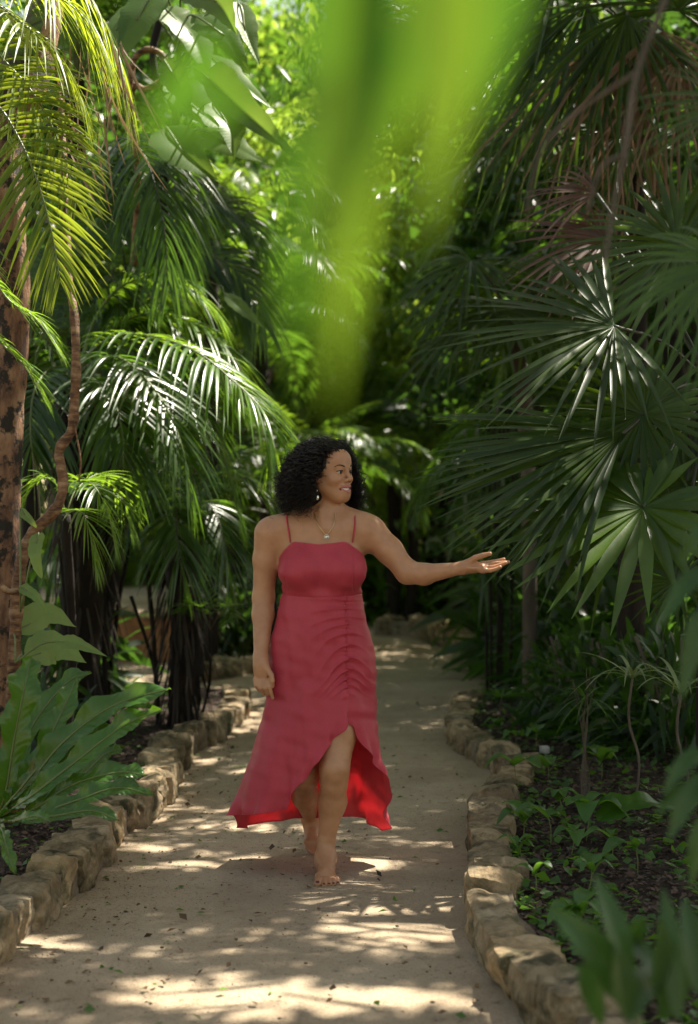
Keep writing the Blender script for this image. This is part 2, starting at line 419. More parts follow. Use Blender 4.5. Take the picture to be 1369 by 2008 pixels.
def field(prims, P):
    D = np.full(P.shape[:-1], .5)
    for pr in prims:
        d = dist(pr, P[..., 0], P[..., 1], P[..., 2])
        D = -smin(-D, d, pr[5]) if (pr[0] == 'el' and pr[6]) else smin(D, d, pr[5])
    return D
def polygonise(prims, xs, ys, zs):
    D = np.full((len(xs), len(ys), len(zs)), .08, np.float32)
    ax = (xs, ys, zs)
    for pr in prims:
        if pr[0] == 'rc':
            lo = np.minimum(pr[1] - pr[3], pr[2] - pr[4]); hi = np.maximum(pr[1] + pr[3], pr[2] + pr[4])
            lo = np.minimum(lo, np.minimum(pr[1], pr[2]) - max(pr[3], pr[4])); hi = np.maximum(hi, np.maximum(pr[1], pr[2]) + max(pr[3], pr[4]))
        else:
            lo = pr[1] - pr[2].max(); hi = pr[1] + pr[2].max()
        pad = pr[5] + .012
        s = []
        for q in range(3):
            i0 = max(0, np.searchsorted(ax[q], lo[q] - pad) - 1); i1 = min(len(ax[q]), np.searchsorted(ax[q], hi[q] + pad) + 1)
            s.append(slice(i0, i1))
        s = tuple(s)
        if any(q.stop <= q.start for q in s): continue
        X = xs[s[0]][:, None, None].astype(np.float32); Y = ys[s[1]][None, :, None].astype(np.float32); Z = zs[s[2]][None, None].astype(np.float32)
        d = dist(pr, X, Y, Z).astype(np.float32)
        D[s] = -smin(-D[s], d, pr[5]) if (pr[0] == 'el' and pr[6]) else smin(D[s], d, pr[5])
    nx, ny, nz = D.shape
    ins = D < 0
    ids = []; pos = []; flip = []
    def cid(i, j, k): return (i * ny + j) * nz + k
    for a in range(3):
        sl0 = [slice(None)] * 3; sl1 = [slice(None)] * 3; sl0[a] = slice(0, -1); sl1[a] = slice(1, None)
        m = ins[tuple(sl0)] != ins[tuple(sl1)]
        I = np.array(np.nonzero(m))
        ok = np.ones(I.shape[1], bool)
        for q in range(3):
            if q != a: ok &= (I[q] > 0) & (I[q] < D.shape[q] - 1)
        I = I[:, ok]; I2 = I.copy(); I2[a] += 1
        d0 = D[tuple(I)].astype(float); d1 = D[tuple(I2)].astype(float)
        tt = d0 / (d0 - d1)
        P = np.stack([ax[q][I[q]] for q in range(3)], -1).astype(float)
        P[:, a] += tt * (ax[a][I2[a]] - ax[a][I[a]])
        b, c = (a + 1) % 3, (a + 2) % 3
        four = []
        for db, dc in ((-1, -1), (0, -1), (0, 0), (-1, 0)):
            J = I.copy(); J[b] += db; J[c] += dc
            four.append(cid(J[0], J[1], J[2]))
        ids.append(np.stack(four, -1)); pos.append(P); flip.append(d0 > 0)
    ids = np.concatenate(ids); pos = np.concatenate(pos); flip = np.concatenate(flip)
    uq, inv = np.unique(ids.ravel(), return_inverse=True); inv = inv.reshape(ids.shape)
    n = np.bincount(inv.ravel(), minlength=len(uq)).astype(float)
    V = np.stack([np.bincount(inv.ravel(), np.repeat(pos[:, q], 4), minlength=len(uq)) / n for q in range(3)], -1)
    Q = inv.copy(); Q[flip] = Q[flip][:, ::-1]
    return V, Q

PY = 5.68
def J(px, py, Y=PY): return W(px, py, Y)
# head frame
PSI = math.radians(52)
HF = nrm(np.array([math.sin(PSI), -math.cos(PSI), -.02])); HL = nrm(np.array([math.cos(PSI), math.sin(PSI), .05]))
HL = nrm(HL - HF * (HL @ HF)); HU = np.cross(HF, -HL) if np.cross(HF, -HL)[2] > 0 else np.cross(HL, -HF)
HO = J(645, 926, 5.66)
HR = [tuple(HL), tuple(HF), tuple(HU)]
def H(u, v, w): return HO + u * HL + v * HF + w * HU
K = 1.03
LIPS = []
for g_ in (-1, 1):
    LIPS += [rc(H(g_ * .0390, .0675, -.0440), H(g_ * .017, .0880, -.0560), .0020, .0036, .003), rc(H(g_ * .017, .0880, -.0560), H(0, .0940, -.0555), .0036, .0040, .003),
             rc(H(g_ * .0390, .0675, -.0440), H(g_ * .018, .0850, -.0705), .0020, .0042, .003), rc(H(g_ * .018, .0850, -.0705), H(0, .0895, -.0755), .0046, .0052, .003)]
head = [
    el(H(0, -.010, .022), (.074, .094, .088), .02, HR),
    el(H(0, .012, -.026), (.058, .069, .076), .03, HR),
    el(H(0, .034, -.070), (.034, .040, .034), .03, HR),
    rc(H(-.006, .068, -.094), H(.006, .068, -.094), .016, .016, .026),                     # chin
    rc(H(-.046, .004, -.050), H(-.018, .058, -.088), .018, .016, .03), rc(H(.046, .004, -.050), H(.018, .058, -.088), .018, .016, .03),   # jaw
    el(H(-.037, .055, -.028), (.024, .026, .021), .018, HR), el(H(.037, .055, -.028), (.024, .026, .021), .018, HR),   # cheeks raised by the smile
    el(H(0, .058, .045), (.048, .026, .036), .03, HR),                              # forehead
    el(H(-.029, .096, .000), (.017, .018, .013), .014, HR, True), el(H(.029, .096, .000), (.017, .018, .013), .014, HR, True),   # eye hollows
    rc(H(-.014, .083, .017), H(-.042, .066, .016), .0075, .006, .010), rc(H(.014, .083, .017), H(.042, .066, .016), .0075, .006, .010),   # brow ridge
    rc(H(0, .083, .006), H(0, .103, -.024), .0062, .009, .010),                    # nose
    el(H(0, .104, -.027), (.0090, .0095, .0078), .006, HR),
    el(H(-.0125, .092, -.031), (.0075, .010, .0075), .006, HR), el(H(.0125, .092, -.031), (.0075, .010, .0075), .006, HR),
    el(H(0, .072, -.062), (.030, .021, .024), .018, HR),                            # muzzle under the lips
    el(H(0, .092, -.0635), (.0400, .0290, .0085), .002, HR, True),                   # open smiling mouth
    *LIPS,
    el(H(-.074, -.006, -.008), (.007, .018, .030), .006, HR), el(H(.074, -.006, -.008), (.007, .018, .030), .006, HR),   # ears
    # upper eyelids
    rc(H(-.044, .0705, .0035), H(-.029, .0830, .0098), .0030, .0034, .003), rc(H(-.029, .0830, .0098), H(-.017, .081, .003), .0034, .003, .003),
    rc(H(.044, .0705, .0035), H(.029, .0830, .0098), .0030, .0034, .003), rc(H(.029, .0830, .0098), H(.017, .081, .003), .0034, .003, .003),
    rc(H(-.042, .073, -.003), H(-.027, .080, -.0085), .003, .0035, .006), rc(H(.042, .073, -.003), H(.027, .080, -.0085), .003, .0035, .006),
]
neck = [rc(J(640, 1045, 5.69), J(643, 965, 5.68), .056, .046, .04), rc(J(628, 1000, 5.63), J(634, 1034, 5.61), .008, .010, .02)]
torso = [
    el(J(633, 1272, 5.70), (.172, .118, .13), .05), el(J(632, 1222, 5.69), (.150, .108, .13), .05),
    el(J(631, 1172, 5.69), (.140, .098, .10), .05), el(J(631, 1112, 5.69), (.160, .108, .13), .05),
    el(J(632, 1058, 5.69), (.168, .086, .088), .06),
    el(J(594, 1118, 5.615), (.084, .080, .078), .035), el(J(672, 1118, 5.615), (.084, .080, .078), .035),
    el(J(590, 1290, 5.76), (.085, .085, .09), .04), el(J(676, 1290, 5.76), (.085, .085, .09), .04),
]
shoul = [
    rc(J(548, 1036, 5.705), J(716, 1034, 5.705), .044, .044, .075),
    rc(J(632, 1000, 5.70), J(572, 1024, 5.70), .040, .036, .04), rc(J(648, 1000, 5.70), J(700, 1022, 5.70), .040, .036, .04),
    rc(J(628, 1034, 5.635), J(566, 1030, 5.66), .020, .020, .05), rc(J(650, 1034, 5.635), J(700, 1030, 5.66), .020, .020, .05),
]
arms = [
    rc(J(527, 1046, 5.70), J(521, 1098, 5.71), .056, .0465, .05), rc(J(521, 1098, 5.71), J(517, 1172, 5.72), .0465, .041, .02),
    rc(J(517, 1172, 5.72), J(516, 1205, 5.70), .041, .0405, .02), rc(J(516, 1205, 5.70), J(511, 1292, 5.62), .0405, .0255, .02),
    rc(J(731, 1046, 5.69), J(764, 1080, 5.68), .056, .050, .05), rc(J(764, 1080, 5.68), J(799, 1122, 5.66), .050, .042, .02),
    rc(J(799, 1122, 5.66), J(832, 1126, 5.64), .042, .039, .025), rc(J(832, 1126, 5.64), J(906, 1114, 5.58), .039, .0225, .02),
]
legs = [
    rc(J(676, 1300, 5.70), J(662, 1430, 5.63), .094, .074, .05), rc(J(662, 1430, 5.63), J(656, 1508, 5.57), .074, .055, .03),
    rc(J(656, 1508, 5.57), J(655, 1535, 5.58), .053, .046, .02), rc(J(655, 1535, 5.58), J(652, 1572, 5.62), .046, .050, .03), rc(J(652, 1572, 5.62), J(640, 1650, 5.62), .050, .031, .03),
    rc(J(640, 1650, 5.62), J(635, 1692, 5.61), .031, .029, .02),
    rc(J(594, 1300, 5.70), J(596, 1430, 5.68), .094, .074, .05), rc(J(596, 1430, 5.68), J(597, 1520, 5.68), .074, .057, .03),
    rc(J(594, 1520, 5.68), J(599, 1560, 5.82), .054, .051, .03), rc(J(599, 1560, 5.82), J(608, 1600, 6.03), .050, .031, .03),
    el(J(656, 1508, 5.53), (.035, .022, .04), .03), el(J(597, 1518, 5.635), (.036, .024, .04), .03),
]
def wp(x, y, z): return np.array([x, y, z])
feet = [
    # front foot, flat on the path (her left: big toe towards the other foot)
    rc(wp(-.083, 5.655, .035), wp(-.087, 5.60, .06), .030, .034, .03),
    rc(wp(-.086, 5.60, .070), wp(-.085, 5.51, .036), .034, .024, .03),
    rc(wp(-.083, 5.66, .024), wp(-.098, 5.50, .020), .024, .020, .02), rc(wp(-.083, 5.66, .024), wp(-.066, 5.49, .018), .024, .018, .02),
    rc(wp(-.108, 5.488, .020), wp(-.056, 5.478, .016), .019, .014, .02),
]
toes = []
for x0, x1, y1, r0, r1 in ((-.109, -.115, 5.415, .015, .0135), (-.089, -.091, 5.408, .0108, .0098), (-.072, -.073, 5.415, .010, .0092), (-.058, -.057, 5.426, .0095, .0088), (-.045, -.041, 5.441, .009, .0085)):
    toes.append(rc(wp(x0, 5.475, .019), wp((x0 + x1) / 2, (y1 + 5.475) / 2 - .004, .021), r0, r1, .006)); toes.append(rc(wp((x0 + x1) / 2, (y1 + 5.475) / 2 - .004, .021), wp(x1, y1, r1 + .002), r1, r1, .0025))
# rear foot, heel up, toes touching the ground
ab = J(608, 1602, 6.05)
feet += [rc(ab, ab + (.0, .045, .012), .031, .027, .03), rc(ab, J(613, 1640, 5.995), .031, .025, .03),
         rc(ab + (0, .045, .005), J(609, 1652, 5.975), .022, .018, .025), rc(J(604, 1651, 5.97), J(621, 1653, 5.97), .016, .017, .02)]
for px, tx, ty, r1 in ((624, 626, 1673, .0125), (617, 619, 1676, .0095), (612, 613, 1673, .009), (607, 607, 1669, .0085), (602, 602, 1663, .008)):
    toes.append(rc(J(px, 1654, 5.965), J(tx, ty, 5.935 + (1676 - ty) * .001), r1, r1 * .9, .003))
hands = [
    # offered hand, palm turned up
    el(J(932, 1112, 5.567), (.046, .031, .0185), .018), rc(J(910, 1113, 5.58), J(926, 1112, 5.57), .022, .020, .02),
    rc(J(948, 1107, 5.592), J(946, 1118, 5.545), .0145, .013, .015), el(J(922, 1104, 5.575), (.020, .014, .012), .012),
    el(J(930, 1105, 5.545), (.024, .014, .012), .010, None, True),                      # hollow of the palm
]
def finger(pts, rs, k0=.008, k=.0022):
    out = []
    for i in range(len(pts) - 1): out.append(rc(pts[i], pts[i + 1], rs[i], rs[i + 1], k0 if i == 0 else k))
    return out
fing = []
fing += finger([J(951, 1105, 5.600), J(967, 1102, 5.603), J(978, 1100, 5.603), J(988, 1097, 5.60)], [.0098, .0090, .0083, .0072])
fing += finger([J(954, 1109, 5.582), J(973, 1105, 5.582), J(986, 1104, 5.580), J(997, 1102, 5.575)], [.0100, .0092, .0084, .0072])
fing += finger([J(953, 1114, 5.563), J(970, 1112, 5.558), J(982, 1108, 5.554), J(992, 1104, 5.550)], [.0096, .0088, .0080, .0070])
fing += finger([J(948, 1119, 5.547), J(962, 1119, 5.539), J(973, 1116, 5.533), J(981, 1112, 5.530)], [.0088, .0080, .0073, .0064])
fing += finger([J(917, 1104, 5.575), J(932, 1094, 5.560), J(947, 1089, 5.550), J(961, 1086, 5.545)], [.0135, .0112, .0097, .0080])
# hanging hand, back of the hand towards the camera
hands += [rc(J(511, 1292, 5.62), J(511, 1302, 5.61), .0255, .024, .02), el(J(513, 1316, 5.605), (.031, .020, .042), .02)]
fing += finger([J(501, 1332, 5.600), J(502, 1344, 5.595), J(509, 1353, 5.612), J(514, 1352, 5.63)], [.0092, .0086, .0078, .0070])
fing += finger([J(509, 1336, 5.595), J(510, 1349, 5.588), J(517, 1359, 5.603), J(521, 1358, 5.625)], [.0095, .0088, .0080, .0070])
fing += finger([J(517, 1337, 5.592), J(520, 1350, 5.583), J(525, 1360, 5.596), J(527, 1361, 5.615)], [.0095, .0088, .0080, .0070])
fing += finger([J(524, 1334, 5.590), J(528, 1347, 5.582), J(531, 1358, 5.585), J(535, 1369, 5.592)], [.0092, .0086, .0078, .0062])
fing += finger([J(524, 1312, 5.598), J(532, 1324, 5.588), J(534, 1336, 5.584), J(534, 1346, 5.590)], [.0125, .0105, .0095, .0075])
body_prims = torso + shoul + neck + head + arms + legs + feet + hands + toes + fing

def axis(segs):
    out = []
    for a, b, h in segs: out.append(np.arange(a, b, h))
    return np.concatenate(out)
xs = axis([(-.41, -.32, .0026), (-.32, -.16, .0036), (-.16, .05, .0024), (.05, .42, .0040), (.42, .64, .0024)])
ys = axis([(5.38, 5.50, .0026), (5.50, 5.68, .0024), (5.68, 5.98, .0036), (5.98, 6.16, .0045)])
zs = axis([(-.01, .06, .0026), (.06, .66, .0046), (.66, .80, .0028), (.80, 1.12, .0050), (1.12, 1.23, .0024), (1.23, 1.36, .0042), (1.36, 1.62, .0021)])
BV, BQ = polygonise(body_prims, xs, ys, zs)

def skin_mat():
    m, t, ns, ls = nt_new('skin')
    n = tex(ns, ls, scale=22, detail=4)
    r = ramp(ns, [(.3, (.40, .195, .10)), (.7, (.47, .245, .135))]); ls.new(n.outputs[0], r.inputs[0])
    p = ns.new('ShaderNodeBsdfPrincipled'); ls.new(r.outputs[0], p.inputs['Base Color']); p.inputs['Roughness'].default_value = .40
    p.inputs['Specular IOR Level'].default_value = .4
    p.inputs['Subsurface Weight'].default_value = .12; p.inputs['Subsurface Radius'].default_value = (.02, .008, .004); p.inputs['Subsurface Scale'].default_value = .5
    f = tex(ns, ls, scale=420, detail=2); ls.new(bump(ns, ls, f.outputs[0], .12, .001), p.inputs['Normal'])
    o = ns.new('ShaderNodeOutputMaterial'); ls.new(p.outputs[0], o.inputs[0]); return m
def plain(name, col, rough=.5, spec=.5, metallic=0):
    m, t, ns, ls = nt_new(name)
    n = tex(ns, ls, scale=80, detail=2)
    c = mix(ns, ls, .12, col, n.outputs['Color'], 'OVERLAY')
    p = ns.new('ShaderNodeBsdfPrincipled'); ls.new(c, p.inputs['Base Color']); p.inputs['Roughness'].default_value = rough
    p.inputs['Specular IOR Level'].default_value = spec; p.inputs['Metallic'].default_value = metallic
    o = ns.new('ShaderNodeOutputMaterial'); ls.new(p.outputs[0], o.inputs[0]); return m
M['skin'] = skin_mat()
M['hair'] = plain('black_hair', (.008, .0055, .0045), .42, .35)
M['gold'] = plain('gold', (.75, .55, .28), .3, .5, 1)
M['silver'] = plain('silver', (.7, .68, .62), .25, .5, 1)
M['eye_white'] = plain('eye_white', (.42, .38, .34), .2)
M['iris'] = plain('dark_iris', (.018, .009, .006), .08)
M['teeth'] = plain('teeth', (.80, .77, .70), .2)
M['lips'] = plain('lips', (.40, .12, .10), .30)
M['brow'] = plain('brow_hair', (.02, .012, .009), .6)
M['nail'] = plain('toe_nail_polish', (.10, .025, .03), .15)

person = empty('person', (-.08, 5.62, 0), 'barefoot woman with curly black hair in a red dress, walking on the path', 'person')
bme = make_mesh('body', BV, BQ, None, [M['skin'], M['lips']])
# lips take their own colour
cen = BV[BQ].mean(1) - HO
u, v, w = cen @ HL, cen @ HF, cen @ HU
lipm = np.zeros(len(cen), bool); nearm = (np.abs(u) < .04) & (v > .06) & (np.abs(w + .06) < .03)
lipm[nearm] = np.min([dist(q_, *(cen[nearm] + HO).T) for q_ in LIPS], 0) < .0012
bme.polygons.foreach_set('material_index', lipm.astype(np.int32))
body = obj('body', bme, person)

def uvs(c, r, R=None, nu=20, nv=14):
    th = np.linspace(0, 2 * np.pi, nu, endpoint=False)[:, None]; ph = np.linspace(0, np.pi, nv)[None]
    P = np.stack([np.cos(th) * np.sin(ph), np.sin(th) * np.sin(ph), np.cos(ph) + 0 * th], -1) * np.array(r)
    P = P.reshape(-1, 3)
    if R is not None: P = P @ np.array(R)
    return P + np.array(c), grid_quads(nu, nv, True)
for sgn in (-1, 1):
    mb = MB(); V, Q = uvs(H(sgn * .0295, .0711, .0002), (.0125, .0125, .0125), HR); mb.add(V, Q)
    e = mb.obj('eye', [M['eye_white']], person)
    gz = nrm(HF + .12 * HL * 0 - .08 * HU)
    mb = MB(); V, Q = uvs(H(sgn * .0295, .0711, .0002) + gz * .0068, (.0076, .0076, .0076), HR); mb.add(V, Q)
    i_ = obj('iris', mb.mesh('iris', [M['iris']]), None); i_.parent = e; i_.location = (0, 0, 0)
    mb = MB()
    bp = spline([H(sgn * .012, .0900, .0185), H(sgn * .027, .0885, .0250), H(sgn * .041, .0800, .0270), H(sgn * .053, .0690, .0200)], 14)
    tube(mb, bp, np.interp(np.linspace(0, 1, 14), [0, .3, 1], [.0022, .0027, .0010]), 6)
    mb.obj('eyebrow', [M['brow']], person)
    mb = MB()
    lp = spline([H(sgn * .0165, .0815, .0015), H(sgn * .029, .0866, .0068), H(sgn * .0455, .0725, .0035)], 12)
    tube(mb, lp, np.interp(np.linspace(0, 1, 12), [0, .5, 1], [.0010, .0020, .0022]), 5); mb.obj('eyelash', [M['brow']], person)
mb = MB()
tp = np.linspace(-1, 1, 25)
Vt = np.array([[H(x * .0315, .0868 - .0150 * x * x, wz + .010 * x * x) for wz in (-.0560, -.0620, -.0700)] for x in tp]).reshape(-1, 3)
mb.add(Vt, grid_quads(25, 3)); mb.obj('teeth', [M['teeth']], person)
mb = MB()
for x1, y1, r1 in ((-.115, 5.415, .0135), (-.091, 5.408, .0098), (-.073, 5.415, .0092), (-.057, 5.426, .0088), (-.041, 5.441, .0085)):
    V, Q = uvs((x1, y1 - r1 * .45, r1 * 1.55 + .002), (r1 * .62, r1 * .62, r1 * .38), nu=10, nv=8); mb.add(V, Q)
mb.obj('toenails', [M['nail']], person)

# hair: a dark cap and many loose spiral curls
mb = MB()
V, Q = uvs(H(0, -.020, .026), (.083, .094, .086), HR, 28, 20); mb.add(V, Q)
V, Q = uvs(HO + np.array([-.060, .035, -.045]), (.085, .085, .095), None, 28, 20); mb.add(V, Q)
V, Q = uvs(HO + np.array([.045, .070, -.055]), (.045, .04, .085), None, 28, 20); mb.add(V, Q)
hr = np.random.default_rng(21)
cnt = 0
HP = [];
HFh = nrm(np.array([HF[0], HF[1], 0])); HLh = nrm(np.array([HL[0], HL[1], 0]))
while cnt < 1650:
    d = nrm(hr.normal(size=3))                      # in head frame (u right, v forward, w up)
    if d[2] < -.45: continue
    if d[1] > .42 and d[2] < .60: continue          # hairline: nothing grows on the face
    if d[1] > .80: continue
    root = H(*(np.array([.078, .092, .086]) * d + np.array([0, -.018, .024])))
    dw = d[0] * HL + d[1] * HF + d[2] * HU
    hor = dw.copy(); hor[2] = 0; hor = nrm(hor + hr.normal(0, .22, 3) * [1, 1, 0] - HFh * .25 * (d[2] > .6))
    f = hor @ HFh; sdv = 1 if (hor @ HLh) > 0 else -1
    if f > .05 or (sdv > 0 and hr.uniform() < .5): hor = nrm(HLh * sdv + HFh * (hr.uniform(-.3, .45) if sdv > 0 else hr.uniform(-.3, .22)))
    side_front = max(0, hor @ HFh + .25)
    Lf = hr.uniform(.35, 1.05); lay = hr.uniform(.45, 1.0) ** .7
    bk = np.clip(-(hor @ HFh), 0, 1)
    reach = .080 + .048 * lay + .056 * lay * bk + (hr.uniform(.01, .04) if hr.uniform() < .10 else 0)
    if hor[0] < 0: reach += .018
    elif hor[0] > .5: reach += .032
    p0 = root; p1 = root + dw * (.022 + .036 * lay) + UP * .008
    c_ = HO + np.array([-.006, .01, 0])
    wob_ = hr.normal(0, .012, 3)
    p2 = np.array([c_[0] + hor[0] * reach, c_[1] + hor[1] * reach, HO[2] + .015 + .03 * (lay - .5)]) + wob_
    p3 = np.array([c_[0] + hor[0] * reach * .93, c_[1] + hor[1] * reach * .93, HO[2] - .150 * Lf - .012]) + hr.normal(0, .010, 3)
    tt = np.linspace(0, 1, 100)[:, None]
    Pc = (1 - tt) ** 3 * p0 + 3 * (1 - tt) ** 2 * tt * p1 + 3 * (1 - tt) * tt ** 2 * p2 + tt ** 3 * p3
    q = Pc - HO; qu, qv, qw = q @ HL, q @ HF, q @ HU
    infr = (qv > np.where(qu < 0, hr.uniform(.044, .068), hr.uniform(.034, .058))) & (np.abs(qu) < .088) & (qw < hr.uniform(.056, .068))
    if infr.any():
        k1 = int(np.argmax(infr))
        if k1 < 34: continue
        Pc = spline(Pc[:k1:5], 100)
    T = nrm(np.gradient(Pc, axis=0)); A = nrm(np.cross(T, nrm(hr.normal(size=3)))); B = np.cross(T, A)
    L = np.concatenate([[0], np.cumsum(np.linalg.norm(np.diff(Pc, axis=0), axis=1))])
    pitch = hr.uniform(.022, .042); ph = L / pitch * 2 * np.pi + hr.uniform(0, 6.28) + 1.3 * np.sin(L * hr.uniform(20, 60))
    fly = hr.uniform() < .07; cr = hr.uniform(.005, .0165) * np.clip(L / .02, .2, 1) * (1 + .5 * np.sin(L * 70 + hr.uniform(0, 6)))
    Ps = Pc + (A * np.cos(ph)[:, None] + B * np.sin(ph)[:, None] * hr.uniform(.5, 1)) * cr[:, None] + np.cumsum(hr.normal(0, .0004, Pc.shape), axis=0)
    tube(mb, Ps, np.interp(np.linspace(0, 1, 100), [0, .7, 1], [.0014, .0012, .0005]) * hr.uniform(.5, 1.3), 4, cap=False)
    cnt += 1
hair = mb.obj('hair', [M['hair']], person)

# ---- dress
def dress_mat():
    m, t, ns, ls = nt_new('red_linen')
    wv = tex(ns, ls, scale=260, detail=2, stretch=(1, 1, .25)); wh = tex(ns, ls, scale=260, detail=2, stretch=(.25, .25, 1))
    b = tex(ns, ls, scale=3, detail=3)
    r = ramp(ns, [(.3, (.54, .055, .088)), (.7, (.64, .08, .118))]); ls.new(b.outputs[0], r.inputs[0])
    c = mix(ns, ls, .22, r.outputs[0], wv.outputs['Color'], 'OVERLAY')
    p = ns.new('ShaderNodeBsdfPrincipled'); ls.new(c, p.inputs['Base Color']); p.inputs['Roughness'].default_value = .46
    p.inputs['Sheen Weight'].default_value = .08; p.inputs['Specular IOR Level'].default_value = .4
    mu = ns.new('ShaderNodeMath'); mu.operation = 'ADD'; ls.new(wv.outputs[0], mu.inputs[0]); ls.new(wh.outputs[0], mu.inputs[1])
    ls.new(bump(ns, ls, mu.outputs[0], .35, .0015), p.inputs['Normal'])
    tr = ns.new('ShaderNodeBsdfTranslucent'); tr.inputs[0].default_value = (.80, .13, .15, 1)
    ms = ns.new('ShaderNodeMixShader'); ms.inputs[0].default_value = .38
    ls.new(p.outputs[0], ms.inputs[1]); ls.new(tr.outputs[0], ms.inputs[2])
    o = ns.new('ShaderNodeOutputMaterial'); ls.new(ms.outputs[0], o.inputs[0]); return m
M['dress'] = dress_mat()
prof = np.array([(1060, 556, 700), (1075, 548, 708), (1090, 542, 717), (1110, 541, 720), (1135, 544, 717), (1160, 550, 711), (1185, 549, 711), (1215, 541, 717), (1250, 531, 728), (1290, 526, 736),
                 (1330, 525, 738), (1370, 522, 739), (1400, 516, 740), (1440, 506, 743), (1480, 495, 749), (1520, 483, 758), (1560, 470, 767), (1600, 457, 776), (1640, 446, 786)], float)
pz = (CAM_H - (prof[:, 0] - HY) / F * PY); pcx = ((prof[:, 1] + prof[:, 2]) / 2 - HX) / F * PY; phw = (prof[:, 2] - prof[:, 1]) / 2 / F * PY
def at_z(z, arr): return np.interp(-z, -pz, arr)
NT, NV = 560, 330
th = np.linspace(-np.pi, np.pi, NT, endpoint=False)
hem = np.array([(-180, .150), (-150, .145), (-125, .130), (-105, .150), (-90, .215), (-70, .235), (-52, .250), (-40, .262), (-31, .268), (-26, .330), (-20, .358), (-12, .385), (-5, .425), (8, .475), (20, .525), (31, .568), (38, .588), (46, .575), (60, .47), (72, .41), (84, .34), (96, .24), (108, .145), (118, .125), (135, .150), (160, .155), (180, .150)], float)
zh = np.interp(np.degrees(th), hem[:, 0], hem[:, 1])
ker = np.hanning(9); ker /= ker.sum()
zh = np.convolve(np.r_[zh[-8:], zh, zh[:8]], ker, 'same')[8:-8]
top = np.array([(-180, 1.175), (-110, 1.180), (-82, 1.195), (-52, 1.262), (-48, 1.266), (0, 1.256), (47, 1.266), (52, 1.262), (84, 1.185), (110, 1.18), (180, 1.175)], float)
zt = np.interp(np.degrees(th), top[:, 0], top[:, 1])
tv = np.linspace(0, 1, NV)[None]
Zg = zt[:, None] + (zh - zt)[:, None] * tv
TH = np.repeat(th[:, None], NV, 1)
CX = at_z(Zg, pcx); HWd = at_z(Zg, phw)
low = np.clip((.75 - Zg) / .6, 0, 1)
bf = np.interp(-Zg, [-1.26, -1.16, -1.06, -.9, -.7, -.5, -.3, -.1], [.10, .14, .105, .125, .135, .165, .20, .22])
bb = np.interp(-Zg, [-1.26, -1.1, -1.0, -.85, -.7, -.5, -.3, -.1], [.10, .10, .10, .14, .15, .19, .26, .31])
b_ = np.where(np.cos(TH) > 0, bf, bb)
CY = 5.69
dirx, diry = np.sin(TH), -np.cos(TH)
# radius of the ellipse along this direction
Rell = 1 / np.sqrt((dirx / HWd) ** 2 + (diry / b_) ** 2)
# march inwards to the body
cloth_body = torso + [shoul[0]] + legs
Rr = np.full(TH.shape, .46)
for _ in range(26):
    P = np.stack([CX + dirx * Rr, CY + diry * Rr, Zg], -1)
    Rr = np.maximum(Rr - np.clip(field(cloth_body, P), -.02, .08) * .9, .02)
fit = np.clip((Zg - 1.02) / .06, 0, 1)         # bodice follows the body closely
Rb = Rr + .0085
k_ = .02
hh = np.clip(.5 + .5 * (Rell - Rb) / k_, 0, 1)
Rmax = Rb * (1 - hh) + Rell * hh + k_ * hh * (1 - hh)
R_ = Rmax * (1 - fit) + Rb * fit
# never far wider than the outline read from the photo
R_ = np.where(Zg < .45, np.minimum(R_, Rell * 1.10 + .01), R_)
kk = np.hanning(13); kk /= kk.sum()
Rs = np.apply_along_axis(lambda c: np.convolve(np.r_[c[-12:], c, c[:12]], kk, 'same')[12:-12], 0, R_)
Rs = np.apply_along_axis(lambda c: np.convolve(np.r_[np.full(6, c[0]), c, np.full(6, c[-1])], kk, 'same')[6:-6], 1, Rs)
Rs = np.maximum(Rs, np.where(Zg > 1.05, Rb * .999, 0))
# gathered seam and its folds
X0 = CX + dirx * Rs
seamx = J(681, 1200)[0]
s = X0 - seamx
front = np.clip(np.cos(TH) * 3, 0, 1)
zone = np.clip((1.085 - Zg) / .05, 0, 1) * np.clip((Zg - .66) / .10, 0, 1)
slope = np.interp(-Zg, [-1.05, -.9, -.75], [-.05, .40, 1.1])
right = s > 0
slope = np.where(right, slope * .8, slope)
phv = Zg + slope * np.sqrt(s ** 2 + .0008)
wv_ = 2 * np.pi * (phv / .034) + 1.6 * np.sin(phv * 31 + 1) + .9 * np.sin(s * 19 + phv * 12)
ridge = 1 - np.abs(np.sin(wv_ / 2)) ** 1.0
ridge = ridge ** 1.4
fall = np.exp(-np.abs(s) / np.where(right, .045, .065))
Rs = Rs + front * zone * (.0125 * ridge * (.75 + .55 * vnoise(np.stack([s * 1.0, Zg, TH * 0], -1), 22, 12)) * fall - .003 * fall)
fine_ = np.sin(2 * np.pi * Zg / .0165 + 2 * np.sin(Zg * 60)) * np.exp(-np.abs(s) / .012)
Rs = Rs + front * zone * .0028 * fine_
Rs = Rs - front * zone * .006 * np.exp(-(s / .0055) ** 2)
# soft creases on the body of the skirt, and flare waves towards the hem
Rs = Rs + front * .0035 * np.clip((1.08 - Zg) / .1, 0, 1) * np.clip((Zg - .6) / .2, 0, 1) * np.sin(TH * 5 + Zg * 26 + 1.5 * np.sin(Zg * 11))
Rs = Rs + .0016 * np.sin(TH * 11 + Zg * 45) * np.sin(TH * 3 - Zg * 21)
Rs = Rs + low ** 1.4 * (.020 * np.sin(TH * 5 + 1.1) + .012 * np.sin(TH * 9 + 2.2 + Zg * 3) + .006 * np.sin(TH * 17 + Zg * 8))
hb = np.clip(1 - (Zg - zh[:, None]) / .10, 0, 1) ** 2           # the loose edge of the flounce
Rs = Rs + hb * (.012 * np.sin(TH * 13 + .7) + .007 * np.sin(TH * 23 + 2))
